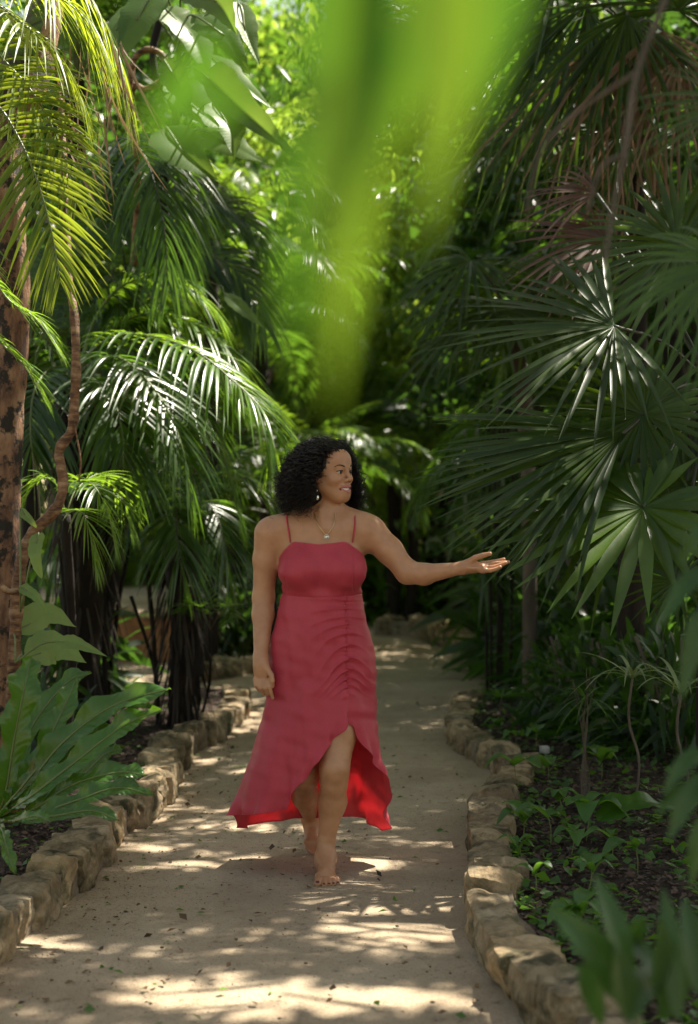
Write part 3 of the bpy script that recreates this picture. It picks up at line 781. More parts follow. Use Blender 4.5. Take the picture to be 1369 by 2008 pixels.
# pull lines from the hip and small wrinkles in the linen
Rs = Rs + .0016 * vnoise(np.stack([X0 * 1.0, Zg * 2.4, TH * 0], -1), 34, 6) + .0012 * vnoise(np.stack([X0 * 2.2 + Zg, Zg * 1.2, TH * 0], -1), 60, 9)
# folds dropping from the end of the gathers
Rs = Rs + front * np.clip((.76 - Zg) / .06, 0, 1) * np.clip((Zg - .4) / .2, 0, 1) * .009 * np.cos((X0 - seamx) / np.clip(.05 + (.76 - Zg) * .12, .03, 1) * 2.4)
# seams: under the bust and two princess lines
zs_ = 1.068 + .02 * X0 * 0 - .012 * np.cos(TH)
Rs = Rs - .0035 * np.exp(-((Zg - zs_) / .0035) ** 2)
for xs_ in (J(563, 1100)[0], J(693, 1100)[0]):
    Rs = Rs - front * np.clip((Zg - 1.07) / .01, 0, 1) * .003 * np.exp(-((X0 - xs_) / .003) ** 2)
# bodice wrinkles near the side
Rs = Rs + np.clip((Zg - 1.06) / .02, 0, 1) * np.clip((1.2 - Zg) / .03, 0, 1) * .0025 * np.sin(Zg * 150 + TH * 3) * np.clip((np.abs(TH) - 1.1) * 3, 0, 1)
# the flap of the front right edge curls in
DV = np.stack([CX + dirx * Rs, CY + diry * Rs, Zg], -1)
# the hem drifts with the stride
DV[..., 0] += low ** 2 * .012 * np.sin(TH * 2 + 1)
dq = grid_quads(NT, NV, True)
dme = make_mesh('dress', DV.reshape(-1, 3), dq[:, ::-1], None, [M['dress']])
dress = obj('dress', dme, person)
so = dress.modifiers.new('thick', 'SOLIDIFY'); so.thickness = .0012; so.offset = 0
# rolled hem and straps
mb = MB()
tube(mb, np.vstack([DV[:, -1], DV[:1, -1]]), .0024, 6, cap=False)
hm = obj('hem', mb.mesh('hem', [M['dress']]), None); hm.parent = dress
def surf_front(px, py, extra, prims, y0=5.3):
    """first surface met from the camera side at this column"""
    d = nrm(W(px, py, 1.0) - np.array([0, 0, CAM_H])); p = np.array([0, 0, CAM_H]) + d * (y0 / d[1])
    for _ in range(60): p = p + d * max(field(prims, p[None])[0], 0) * .9
    return p - d * extra
up_body = torso + shoul + neck + arms
for pts in ([(560, 1002), (562, 1014), (564, 1030), (567, 1048), (569, 1064)], [(697, 1004), (696.5, 1016), (696, 1032), (694, 1048), (692, 1064)]):
    P = [surf_front(a, b, .0045, up_body) for a, b in spline(pts[1:], 14)]
    back = P[0] + np.array([0, .09, -.02]); topp = P[0] + np.array([0, .035, .012])
    P = [back, topp] + P
    mb = MB(); tube(mb, spline(P, 30), .0032, 6)
    st = obj('strap', mb.mesh('strap', [M['dress']]), None); st.parent = dress
# necklace with a small round pendant, earring and anklet
P = [surf_front(a, b, .0032, up_body) for a, b in spline([(616, 1008), (620, 1022), (629, 1036), (640, 1048), (650, 1037), (656, 1022), (657, 1004)], 22)]
mb = MB(); tube(mb, spline(P, 90), np.where(np.arange(90) % 3 == 0, .0019, .0012), 6)
nk = mb.obj('necklace', [M['gold']], person)
mb = MB(); c = surf_front(640.5, 1053, .004, up_body)
a_ = np.linspace(0, 2 * np.pi, 25); tube(mb, c + np.stack([.0085 * np.cos(a_), 0 * a_, .0085 * np.sin(a_)], -1), .0016, 6, cap=False)
V, Q = uvs(c, (.0055, .0015, .0055)); mb.add(V, Q)
pd = obj('pendant', mb.mesh('pendant', [M['silver']]), None); pd.parent = nk
mb = MB()
V, Q = uvs(J(622, 962, 5.575), (.003, .003, .006)); mb.add(V, Q)
V, Q = uvs(J(623, 976, 5.573), (.0048, .003, .010)); mb.add(V, Q); mb.obj('earring', [M['silver']], person)
mb = MB(); c = J(636, 1687, 5.61)
a_ = np.linspace(0, 2 * np.pi, 41)
tube(mb, c + np.stack([.035 * np.cos(a_), .035 * np.sin(a_), .004 * np.sin(a_ + 1)], -1), np.where(np.arange(41) % 3 == 0, .0026, .0012), 6, cap=False)
mb.obj('anklet', [M['silver']], person)
# ---------------------------------------------------------------- plant builders
def blades(mb, b, d, n, L, w, droop=.2, S=5, prof=None, fold=.25, rnd=None, m=0, bend=0.0, curl=0.0):
    """many narrow leaf blades at once: base b, direction d, face normal n"""
    b = np.atleast_2d(b); N = len(b)
    d = np.broadcast_to(nrm(d), (N, 3)); n = np.broadcast_to(n, (N, 3))
    L = np.broadcast_to(np.asarray(L, float), (N,))[:, None, None]; w = np.broadcast_to(np.asarray(w, float), (N,))[:, None]
    droop = np.broadcast_to(np.asarray(droop, float), (N,))[:, None, None]
    t = np.linspace(0, 1, S + 1)
    sd = nrm(np.cross(d, n))
    bend = np.broadcast_to(np.asarray(bend, float), (N,))[:, None, None]
    C = b[:, None] + d[:, None] * L * t[None, :, None] - UP * droop * L * (t ** 2)[None, :, None] + sd[:, None] * bend * L * (t ** 2)[None, :, None]
    T = nrm(np.gradient(C, axis=1))
    side = nrm(np.cross(T, n[:, None])); up = np.cross(side, T)
    if prof is None: prof = lambda x: np.clip(np.sin(np.pi * np.clip(x, .02, .985) ** .62), 0, 1) ** .75
    ww = (w * prof(t)[None])[..., None] * .5
    rn = (RNG.uniform(0, .75, N) if rnd is None else np.broadcast_to(np.asarray(rnd, float), (N,)))
    V = np.stack([C - side * ww + up * fold * ww, C, C + side * ww + up * fold * ww], 2)     # N,S+1,3,3
    i = np.arange(S)[:, None]; j = np.arange(2)[None]
    q = np.stack([i * 3 + j, i * 3 + j + 1, (i + 1) * 3 + j + 1, (i + 1) * 3 + j], -1).reshape(-1, 4)
    Q = (np.arange(N)[:, None, None] * (S + 1) * 3 + q[None]).reshape(-1, 4)
    R = np.repeat(rn[:, None], (S + 1) * 3, 1).reshape(N, S + 1, 3)
    R = R + (np.clip((t - .88) / .12, 0, 1) * .22)[None, :, None]
    mb.add(V.reshape(-1, 3), Q, None, m, R.ravel())
def pinnate(mb, C, nl=46, LL=.25, LW=.016, a0=72, a1=22, vee=.35, droop=.25, rr=.007, start=.12, jit=.06, up=UP, S=5, m=0, mr=1, rnd=None, lenprof=None, sidedroop=0.0):
    """feather frond along a curve; leaflets both sides"""
    n = 60; C = spline(C, n)
    T = nrm(np.gradient(C, axis=0)); Sd = nrm(np.cross(T, up)); Nn = np.cross(Sd, T)
    for sg in (-1, 1):
        t = np.linspace(start, .995, nl) + RNG.normal(0, .3 / nl, nl); t = np.clip(t, 0, .999)
        k = t * (n - 1); i = k.astype(int); f = (k - i)[:, None]; i2 = np.minimum(i + 1, n - 1)
        b = C[i] * (1 - f) + C[i2] * f
        u = (t - start) / (1 - start)
        ang = np.radians(a0 + (a1 - a0) * u ** 1.3 + RNG.normal(0, jit * 60, nl))
        d = T[i] * np.cos(ang)[:, None] + sg * Sd[i] * np.sin(ang)[:, None] + Nn[i] * (vee * (1 - .5 * u) + RNG.normal(0, jit, nl))[:, None]
        Lp = (np.interp(u, [0, .12, .4, .75, 1], [.45, .85, 1, .8, .35]) if lenprof is None else lenprof(u)) * LL * RNG.uniform(.9, 1.08, nl)
        nn = nrm(Nn[i] + RNG.normal(0, .18, (nl, 3)))
        blades(mb, b, d, nn, Lp, LW * np.interp(u, [0, .5, 1], [.9, 1, .6]), droop * RNG.uniform(.6, 1.5, nl), S, None, .3, (None if rnd is None else np.clip(RNG.normal(rnd, .15, nl), 0, 2)), m)
    tube(mb, C, np.interp(np.linspace(0, 1, n), [0, 1], [rr, rr * .25]), 6, mr, .4)
def fan(mb, hub, nor, mid, R, n=30, spread=300, droop=.25, fused=.42, wf=1.0, m=0, rnd=None, S=8, jit=.05, stiff=1.0, lenv=None, fold=.32):
    """palmate leaf: pleated segments, joined near the hub, free towards the tips"""
    nor = nrm(nor); mid = nrm(np.array(mid, float) - nor * (np.array(mid, float) @ nor)); sd = np.cross(nor, mid)
    a = np.radians(np.linspace(-spread / 2, spread / 2, n)); dA = math.radians(spread) / n
    d = mid * np.cos(a)[:, None] + sd * np.sin(a)[:, None] + nor * RNG.normal(.10, jit, n)[:, None]
    full = 2 * R * fused * math.tan(dA / 2) * wf
    pr = lambda t: np.where(t < fused, np.clip(t / fused, .05, 1), np.clip(1 - ((t - fused) / (1 - fused)) ** 1.35, .02, 1)) ** .9
    LL = R * (RNG.uniform(.88, 1.06, n) if lenv is None else lenv(a) * RNG.uniform(.92, 1.05, n))
    nn = nrm(nor + RNG.normal(0, .10, (n, 3)))
    blades(mb, np.repeat(np.array(hub)[None], n, 0), d, nn, LL, full * 1.04, droop * RNG.uniform(.6, 1.4, n), S, pr, fold, rnd, m, RNG.normal(0, .03, n))
def bigleaf(mb, P, width, up=UP, prof='oval', nl=26, nw=9, fold=.25, wave=.0, wfreq=9, split=0, rnd=.5, m=0, curl=.0, seed=0, vein=.0):
    """one broad leaf along midrib curve P"""
    C = spline(P, nl); T = nrm(np.gradient(C, axis=0)); t = np.linspace(0, 1, nl)
    Sd = nrm(np.cross(T, up)); N = np.cross(Sd, T)
    pf = {'oval': lambda x: np.sin(np.pi * np.clip(x, .01, .99) ** .75) ** .8,
          'heart': lambda x: np.clip(1.0 - x, 0, 1) ** .55 * np.clip(x * 9, .0, 1) ** .5,
          'strap': lambda x: np.clip(np.interp(x, [0, .15, .45, .8, .95, 1], [.18, .45, .9, 1, .55, .03]), 0, 1),
          'lance': lambda x: np.sin(np.pi * np.clip(x, .01, .99) ** .6) ** 1.1}[prof](t)
    s = np.linspace(-1, 1, nw)
    wv = wave * np.sin(t[:, None] * wfreq * 2 * np.pi + np.where(s > 0, 1.3, 0)[None] + seed) * (np.abs(s) ** 1.6)[None]
    V = C[:, None] + Sd[:, None] * (s[None] * pf[:, None] * width / 2 * (1 + (.20 if wave > .03 else .04) * np.sin(t[:, None] * wfreq * 6 + seed + 2 * (s > 0)[None]) * (np.abs(s)[None]) + .05 * np.sin(t[:, None] * wfreq * 17 + 3 * seed) * (s[None] ** 2)))[..., None] \
        + N[:, None] * ((np.abs(s) ** 1.0)[None] * fold * pf[:, None] * width / 2 + wv * width - curl * (s ** 2)[None] * pf[:, None] * width / 2
                        + vein * np.sin((t[:, None] * 150 - np.abs(s)[None] * 9)) * (np.abs(s)[None] ** .5))[..., None]
    Q = grid_quads(nl, nw)
    if split:                       # deep slits between the side veins
        r = np.random.default_rng(seed + 5)
        for sgn in (-1, 1):
            col = np.nonzero(s * sgn > .05)[0]; g2 = np.ones(nl)
            for c0 in np.linspace(.15, .85, split // 2) + r.normal(0, .03, split // 2): g2 = g2 * (1 - r.uniform(.25, .6) * np.exp(-((t - c0) / .018) ** 2))
            V[:, col] = C[:, None] + (V[:, col] - C[:, None]) * g2[:, None, None]
    mb.add(V.reshape(-1, 3), Q, None, m, rnd + .12 * vnoise(V.reshape(-1, 3), 6, seed))
def leafcloud(mb, P, size, rnd=None, m=0, flat=.5):
    """many small single leaves at points P, random facing, each a folded pointed lozenge"""
    N = len(P); d = nrm(RNG.normal(size=(N, 3)) * [1, 1, .6] - UP * .35); n = nrm(RNG.normal(size=(N, 3)) * [1, 1, 1 - flat] + UP * flat * 1.3)
    s = np.cross(d, n); s = nrm(s); L = size * RNG.uniform(.6, 1.3, N)[:, None]; w = L * RNG.uniform(.18, .28, N)[:, None]
    u = np.cross(s, d)
    V = np.stack([P, P + d * L * .45 + s * w + u * w * .3, P + d * L - UP * L * .15, P + d * L * .45 - s * w + u * w * .3], 1)
    T = np.array([[0, 1, 2], [0, 2, 3]])
    T = (np.arange(N)[:, None, None] * 4 + T[None]).reshape(-1, 3)
    rn = RNG.uniform(0, .8, N) if rnd is None else rnd
    mb.add(V.reshape(-1, 3), None, T, m, np.repeat(rn, 4))
def clumps(nc, c, r, per, cr, seed, shell=.55):
    """leaf positions in nc clumps inside an ellipsoid"""
    g = np.random.default_rng(seed)
    D = nrm(g.normal(size=(nc, 3))) * (g.uniform(shell ** 3, 1, nc) ** (1 / 3))[:, None]
    cc = np.array(c) + D * np.array(r)
    k = g.integers(0, nc, nc * per)
    off = g.normal(size=(nc * per, 3)); off = off / np.linalg.norm(off, axis=1, keepdims=True) * (g.uniform(0, 1, nc * per) ** .4)[:, None]
    sz = g.uniform(.6, 1.3, nc)[k][:, None]
    return cc[k] + off * sz * cr * np.array([1.25, 1.25, .6]), cc, np.clip(g.normal(.4, .2, nc)[k] + g.normal(0, .12, nc * per), 0, .9)

# lit places: where the photo shows the sun coming through, gaps are cut into the crowns added overhead
LIT = []
def lit(p, r): LIT.append((np.array(p, float), r))
def in_gap(P):
    m = np.zeros(len(P), bool)
    for p, r in LIT:
        v = P - p; t = v @ SUN_DIR
        dd = np.linalg.norm(v - t[:, None] * SUN_DIR, axis=1)
        m |= (dd < r) & (t > .25)
    return m
# ---------------------------------------------------------------- plants on the left
def frond_obj(t, C, mats, name='frond', **kw):
    mb = MB(); pinnate(mb, C, **kw); return mb.obj(name, mats, t)
def pts(*a): return [W(x, y, Y) for x, y, Y in a]

M['fibre'] = leaf_mat('bark_fibre', (.012, .008, .005), (.06, .04, .025), (.05, .03, .02), rough=.8, tfac=.05)
# sun-yellow palm whose crown stands just outside the frame, top left
t = empty('feather_palm', W(-110, 1640, 5.9), 'sunlit yellow-green feather palm fronds hanging in from the upper left corner', 'palm')
tr = W(-120, -60, 5.9)
mb = MB(); b0 = W(-190, 1650, 5.9); tube(mb, spline([b0 * [1, 1, 0] + [0, 0, 0], (b0 + tr) / 2 * [1, 1, 0] + [0, 0, 1.6], tr], 20), .07, 10, wob=.05); mb.obj('trunk', [M['bark_dark']], t)
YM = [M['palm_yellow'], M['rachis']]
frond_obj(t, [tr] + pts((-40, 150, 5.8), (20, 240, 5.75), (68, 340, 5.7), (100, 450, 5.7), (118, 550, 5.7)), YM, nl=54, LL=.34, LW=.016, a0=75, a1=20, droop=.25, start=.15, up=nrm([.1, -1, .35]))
frond_obj(t, [tr] + pts((0, -60, 5.8), (90, -20, 5.7), (160, 30, 5.7), (210, 110, 5.7)), YM, nl=48, LL=.30, LW=.016, a0=80, a1=35, droop=.7, start=.1, vee=.1)
frond_obj(t, [tr] + pts((-20, 0, 5.7), (60, 60, 5.6), (120, 120, 5.6), (165, 210, 5.6)), YM, nl=46, LL=.26, LW=.016, a0=80, a1=30, droop=.6, start=.1, vee=.1)
for C_ in (((-90, 20, 5.9), (0, 110, 5.9), (70, 190, 5.9), (120, 290, 5.9), (150, 400, 5.9)), ):
    frond_obj(t, [tr] + pts(*C_), YM, nl=46, LL=.30, LW=.014, a0=72, droop=.35, start=.12, up=nrm([.2, -1, .5]))
frond_obj(t, [tr] + pts((-100, 300, 5.5), (-50, 470, 5.4), (10, 580, 5.4), (70, 625, 5.4), (115, 690, 5.4)), [M['palm_bright'], M['rachis']], nl=40, LL=.17, LW=.012, droop=.35, start=.3)
frond_obj(t, [tr] + pts((-120, 400, 5.5), (-70, 590, 5.4), (0, 670, 5.4), (50, 720, 5.4), (90, 790, 5.4)), [M['palm_bright'], M['rachis']], nl=40, LL=.16, LW=.012, droop=.35, start=.3)
frond_obj(t, [tr] + pts((-60, -100, 6.2), (60, -80, 6.2), (170, -10, 6.2), (235, 120, 6.2), (250, 210, 6.2)), YM, nl=48, LL=.30, LW=.015, a0=80, a1=30, droop=.7, start=.1, vee=.1)
# withered fronds hanging under the yellow ones
mb = MB()
for k in range(34):
    x, y = RNG.uniform(95, 250), RNG.uniform(60, 260)
    b = W(x, y, 6.1 + RNG.uniform(-.2, .2)); blades(mb, b, [RNG.uniform(-.1, .5), RNG.uniform(-.2, .2), -1], [RNG.normal(), -1, .2], RNG.uniform(.15, .42), .010, .2, 6, rnd=RNG.uniform(.2, .9), bend=RNG.normal(0, .25))
mb.obj('withered_frond', [M['dry']], t)

# gumbo tree, far left
t = empty('red_barked_tree', W(-6, 1640, 6.3), 'leaning tree trunk with peeling red-brown bark at the far left edge', 'tree')
P = spline(pts((-22, 1690, 6.3), (-4, 1450, 6.3), (2, 1150, 6.3), (14, 880, 6.3), (26, 640, 6.3), (18, 420, 6.3), (20, 260, 6.35), (70, 170, 6.4), (100, 60, 6.5), (120, -80, 6.6)), 60)
mb = MB(); R = np.interp(np.linspace(0, 1, 60), [0, .15, .5, .72, .8, 1], [.085, .066, .070, .062, .045, .035])
tube(mb, P, R * (1 + .10 * noise1(np.linspace(0, 30, 60), 3)), 16, wob=.05); mb.obj('trunk', [M['bark_red']], t)
# woody vine
t = empty('woody_vine', W(30, 1600, 6.0), 'knotty brown woody vine hanging beside the red-barked trunk', 'vine')
P = spline(pts((118, 180, 6.3), (128, 380, 6.2), (135, 540, 6.1), (146, 620, 6.05), (149, 720, 6.0), (146, 790, 6.0), (140, 845, 6.0), (116, 885, 6.0), (124, 950, 6.0), (108, 1000, 6.0), (62, 1048, 6.0), (40, 1120, 6.0), (30, 1250, 6.0), (24, 1420, 6.0), (20, 1600, 6.0)), 110)
mb = MB(); rr_ = np.interp(np.linspace(0, 1, 110), [0, .3, .6, .8, 1], [.014, .020, .021, .026, .03]) * (1 + .14 * noise1(np.linspace(0, 60, 110), 5))
tube(mb, P, rr_, 10, wob=.05); mb.obj('stem', [M['bark_vine']], t)
mb = MB(); tube(mb, spline(pts((138, 770, 6.0), (146, 830, 5.98), (158, 900, 5.97), (155, 945, 5.97)), 24), .004, 6); mb.obj('tendril', [M['bark_vine']], t)
mb = MB(); tube(mb, spline(pts((0, 1148, 5.9), (18, 1160, 5.9), (46, 1157, 5.95)), 24), .013, 8, wob=.06); mb.obj('side_stem', [M['bark_vine']], t)
t = empty('woody_vine', W(330, 60, 8.0), 'looping brown vine curled among the big drooping leaves, top left', 'vine')
P = spline(pts((252, 180, 8.0), (262, 120, 8.0), (285, 98, 8.0), (315, 105, 8.0), (326, 130, 8.0), (315, 160, 8.0), (285, 175, 8.0), (262, 170, 8.05), (255, 230, 8.1), (270, 330, 8.2), (262, 520, 8.3)), 80)
mb = MB(); tube(mb, P, .017 * (1 + .2 * noise1(np.linspace(0, 40, 80), 8)), 9, wob=.06); mb.obj('stem', [M['bark_vine']], t)

# climbing split leaf plant, upper left
t = empty('climbing_philodendron', W(300, 420, 8.4), 'climbing plant with big pointed drooping leaves, upper left of centre', 'plant')
mb = MB(); tube(mb, spline(pts((350, 520, 8.5), (320, 380, 8.4), (345, 230, 8.4), (300, 120, 8.4), (330, -20, 8.4)), 40), .022, 8, wob=.1); mb.obj('stem', [M['bark_dark']], t)
LV = [((300, -10), (268, 40), (243, 98), 85), ((335, 28), (375, 70), (398, 128), 100), ((372, -20), (425, 5), (452, 45), 80), ((395, 40), (440, 70), (470, 120), 70), ((415, 118), (455, 150), (508, 190), 66),
      ((400, 150), (455, 200), (538, 275), 88), ((380, 180), (420, 200), (430, 215), 60), ((345, 180), (400, 225), (440, 258), 80), ((425, 215), (450, 250), (462, 290), 75), ((410, 262), (455, 285), (492, 308), 72),
      ((335, 262), (360, 300), (410, 335), 100), ((300, 210), (275, 250), (262, 300), 70), ((250, 20), (228, 60), (222, 110), 60), ((330, 130), (352, 165), (362, 205), 60), ((470, 20), (480, 60), (505, 105), 55)]
for k, (a, b, c, wd) in enumerate(LV):
    if k in (6, 11): continue
    Y = 7.5 + .25 * math.sin(k * 2.1)
    b_ = np.array(b, float); P = [W(*(b_ + 1.35 * (np.array(a) - b_)), Y + .12), W(*b, Y), W(*(b_ + 1.6 * (np.array(c) - b_) + np.array([10 * math.sin(k * 3), 0])), Y - .08)]
    mb = MB(); bigleaf(mb, P, wd / F * Y * 1.0, up=nrm([.5 * math.sin(k * 1.9), -1.0, .8 + .4 * math.sin(k * 2.3)]), prof='lance', nl=90, nw=13, fold=.12 + .22 * (k % 3), wave=.012, wfreq=2, split=(0, 4, 0, 6)[k % 4], vein=.0005, rnd=.25 + .5 * ((k * 7) % 5) / 5, seed=k, curl=.15)
    s0 = W(345 + 10 * math.sin(k), a[1] + 60, 8.4); tube(mb, spline([s0, (s0 + P[0]) / 2 + UP * .05, P[0], P[1]], 16), .006, 5, m=1)
    mb.obj('leaf', [M['splitleaf'], M['rachis']], t)

# arching feather palm, left of centre: trunk F
def feather(name, label, base, top, r, fronds, mats, trunkmat='bark_dark', group=None, **kw):
    t = empty(name, (base[0], base[1], 0), label, 'palm', group)
    mb = MB(); P = spline([np.array(base), (np.array(base) + top) / 2 + [.04, 0, 0], top], 26)
    tube(mb, P, r * (1 + .12 * np.abs(noise1(np.linspace(0, 70, 26), 4))), 14, wob=.07); mb.obj('trunk', [M[trunkmat]], t)
    if r > .05:
        mb = MB(); n_ = 150; tz = RNG.uniform(.05, 1, n_); a_ = RNG.uniform(0, 6.28, n_)
        bp = np.array(base) + (np.array(top) - np.array(base)) * tz[:, None] + np.stack([np.cos(a_), np.sin(a_), 0 * a_], -1) * r * 1.0
        blades(mb, bp, np.stack([np.cos(a_) * .35, np.sin(a_) * .35, -1 + 0 * a_], -1), np.stack([np.cos(a_), np.sin(a_), .2 + 0 * a_], -1), RNG.uniform(.12, .5, n_), .016, .1, 5, None, .3, RNG.uniform(0, .5, n_), bend=RNG.normal(0, .15, n_))
        mb.obj('bark_fibres', [M['fibre']], t)
        for k_ in range(3):
            a = RNG.uniform(0, 6.28); q = np.array([math.cos(a), math.sin(a), 0]) * r * RNG.uniform(1.3, 2.0)
            mb = MB(); hh = RNG.uniform(.5, .95)
            tube(mb, spline([np.array(base) + q, np.array(base) * (1 - hh / 2) + np.array(top) * hh / 2 + q * 1.1 + RNG.normal(0, .03, 3), np.array(base) * (1 - hh) + np.array(top) * hh + q * 1.4 + RNG.normal(0, .06, 3)], 14), RNG.uniform(.008, .02), 6, wob=.1); mb.obj('side_shoot', [M['bark_dark']], t)
    for f in fronds:
        frond_obj(t, [np.array(top)] + pts(*f), mats, **kw)
    return t
top = W(150, 760, 8.5)
t = feather('feather_palm', 'big arching feather palm left of the woman, its glossy fronds sunlit on top', W(150, 1400, 8.9) * [1, 1, 0], top, .115,
    [((180, 690, 8.4), (253, 655, 8.1), (368, 682, 7.8), (455, 745, 7.6), (520, 815, 7.5), (532, 900, 7.5)),
     ((170, 720, 8.3), (229, 700, 8.0), (300, 760, 7.8), (352, 860, 7.7), (375, 980, 7.7)),
     ((200, 660, 8.7), (290, 615, 8.6), (390, 640, 8.5), (470, 720, 8.4), (505, 830, 8.4)),
     ((180, 640, 8.6), (240, 560, 8.6), (330, 545, 8.6), (410, 600, 8.6), (455, 690, 8.6)),
     ((170, 740, 8.1), (215, 770, 7.9), (240, 850, 7.8), (242, 950, 7.8)),
     ((190, 730, 8.6), (290, 730, 8.5), (390, 800, 8.4), (440, 900, 8.4), (470, 1010, 8.4)),
     ((120, 700, 8.4), (60, 680, 8.3), (0, 740, 8.2), (-40, 850, 8.2)),
     ((110, 720, 8.2), (70, 760, 7.9), (60, 850, 7.8), (75, 950, 7.8)),
     ((150, 620, 8.7), (130, 520, 8.9), (190, 440, 9.1), (270, 430, 9.2)),
     ((185, 700, 8.9), (270, 680, 9.1), (380, 720, 9.2), (480, 800, 9.3))],
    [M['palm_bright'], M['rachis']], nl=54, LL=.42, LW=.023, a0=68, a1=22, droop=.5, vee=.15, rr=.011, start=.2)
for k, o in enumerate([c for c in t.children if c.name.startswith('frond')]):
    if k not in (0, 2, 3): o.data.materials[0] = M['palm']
# second palm: dark trunk with hanging older leaves
top = W(352, 1060, 9.0)
feather('feather_palm', 'dark-trunked feather palm standing in the bed right above the kerb end', W(356, 1400, 9.4) * [1, 1, 0], top, .095,
    [((370, 1000, 8.9), (410, 990, 8.8), (440, 1060, 8.7), (450, 1160, 8.7)),
     ((350, 960, 9.2), (340, 860, 9.3), (380, 780, 9.4), (450, 760, 9.5)),
     ((340, 1000, 8.8), (300, 960, 8.6), (260, 990, 8.5), (235, 1070, 8.5)),
     ((370, 980, 9.1), (430, 930, 9.2), (500, 950, 9.2), (540, 1020, 9.2)),
     ((350, 1010, 8.7), (345, 1000, 8.5), (350, 1070, 8.4), (362, 1150, 8.4)),
     ((330, 970, 9.2), (280, 880, 9.3), (210, 850, 9.4), (150, 900, 9.4)),
     ((365, 1010, 9.3), (400, 960, 9.5), (450, 900, 9.6), (480, 930, 9.6))],
    [M['palm'], M['rachis_dark']], nl=44, LL=.34, LW=.022, a0=65, a1=20, droop=.5, vee=.15, rr=.009, start=.2)
top = W(262, 620, 9.6)
feather('feather_palm', 'slim dark feather palm behind the hanging silvery fronds, upper left', W(175, 1370, 10.2) * [1, 1, 0], top, .06,
    [((300, 380, 9.0), (330, 300, 8.8), (345, 400, 8.6), (340, 520, 8.5)), ((250, 420, 9.0), (230, 280, 8.6), (280, 300, 8.2), (318, 420, 8.0), (330, 560, 8.0)),
     ((230, 440, 9.2), (190, 330, 9.0), (215, 330, 8.7), (240, 450, 8.6)), ((320, 480, 9.6), (400, 400, 9.7), (470, 420, 9.8), (525, 500, 9.8)), ((330, 530, 9.5), (400, 500, 9.5), (470, 540, 9.5), (520, 640, 9.5)),
     ((220, 520, 9.6), (170, 450, 9.6), (140, 500, 9.6), (130, 600, 9.6)), ((290, 440, 9.8), (310, 330, 10), (370, 330, 10.2), (440, 400, 10.2)), ((240, 560, 9.3), (220, 530, 9.0), (235, 600, 8.8), (262, 700, 8.8))],
    [M['palm'], M['rachis_dark']], nl=56, LL=.42, LW=.020, a0=55, a1=18, droop=.6, vee=.1, up=nrm([.1, -1, .6]), rr=.008, start=.25)
# low young palm by the vine
top = W(130, 1010, 6.9)
feather('young_palm', 'small young feather palm with fine leaflets beside the woody vine', W(120, 1540, 7.2) * [1, 1, 0], top, .02,
    [((160, 945, 6.8), (190, 960, 6.7), (212, 1010, 6.7), (225, 1070, 6.7)), ((110, 950, 6.9), (80, 940, 6.9), (50, 980, 6.9), (35, 1040, 6.9)), ((150, 960, 7.0), (200, 930, 7.2), (240, 980, 7.3), (262, 1050, 7.3)),
     ((140, 1000, 6.6), (165, 1010, 6.5), (180, 1060, 6.5), (190, 1120, 6.5))],
    [M['palm_bright'], M['rachis']], nl=30, LL=.20, LW=.012, a0=60, a1=20, droop=.35, vee=.2, rr=.004, start=.15)
top = W(430, 1200, 8.2)
feather('young_palm', 'little pale feather palm seedling at the far end of the left bed', W(385, 1380, 9.6) * [1, 1, 0], W(412, 1235, 8.9), .009,
    [((395, 1190, 8.4), (370, 1185, 8.3), (350, 1200, 8.2)), ((440, 1190, 8.4), (450, 1200, 8.3), (445, 1225, 8.2)), ((410, 1190, 8.6), (400, 1160, 8.6), (375, 1150, 8.6))],
    [M['palm'], M['rachis_dark']], nl=16, LL=.12, LW=.014, a0=55, a1=20, droop=.2, rr=.003, start=.2)

# nest fern
t = empty('nest_fern', W(10, 1640, 5.1), 'large nest fern with wavy strap leaves in the left bed', 'fern')
hub = W(-10, 1610, 5.15)
FL = [([(20, 1570, 5.05), (70, 1500, 5.05), (120, 1400, 5.1), (150, 1330, 5.15)], 70, .35), ([(50, 1590, 4.95), (110, 1500, 5.0), (190, 1440, 5.0), (255, 1430, 5.0)], 56, .15), ([(40, 1610, 4.75), (110, 1600, 4.7), (180, 1590, 4.7), (235, 1610, 4.65)], 44, .3), ([(10, 1560, 5.1), (28, 1450, 5.1), (48, 1350, 5.1), (62, 1287, 5.15)], 92, .45), ([(40, 1560, 5.0), (120, 1460, 5.0), (220, 1385, 5.0), (335, 1350, 4.95)], 86, .5), ([(50, 1570, 4.9), (140, 1500, 4.9), (240, 1425, 4.95), (318, 1392, 4.9)], 70, .62),
      ([(60, 1590, 4.9), (140, 1540, 4.9), (230, 1515, 4.85), (285, 1520, 4.8)], 62, .4), ([(60, 1600, 4.8), (150, 1570, 4.8), (230, 1545, 4.8), (300, 1560, 4.75)], 60, .45), ([(30, 1560, 5.0), (80, 1500, 5.0), (130, 1460, 5.05), (165, 1440, 5.1)], 50, .85),
      ([(-10, 1560, 5.2), (-30, 1450, 5.25), (-40, 1340, 5.3)], 80, .4), ([(30, 1610, 4.7), (70, 1600, 4.6), (95, 1610, 4.55)], 34, .95), ([(5, 1630, 4.7), (12, 1660, 4.6), (30, 1715, 4.55)], 34, .9), ([(60, 1590, 5.1), (150, 1530, 5.2), (205, 1480, 5.3), (240, 1470, 5.3)], 50, .45),
      ([(20, 1550, 5.3), (60, 1430, 5.4), (130, 1340, 5.5), (180, 1320, 5.5)], 60, .35)]
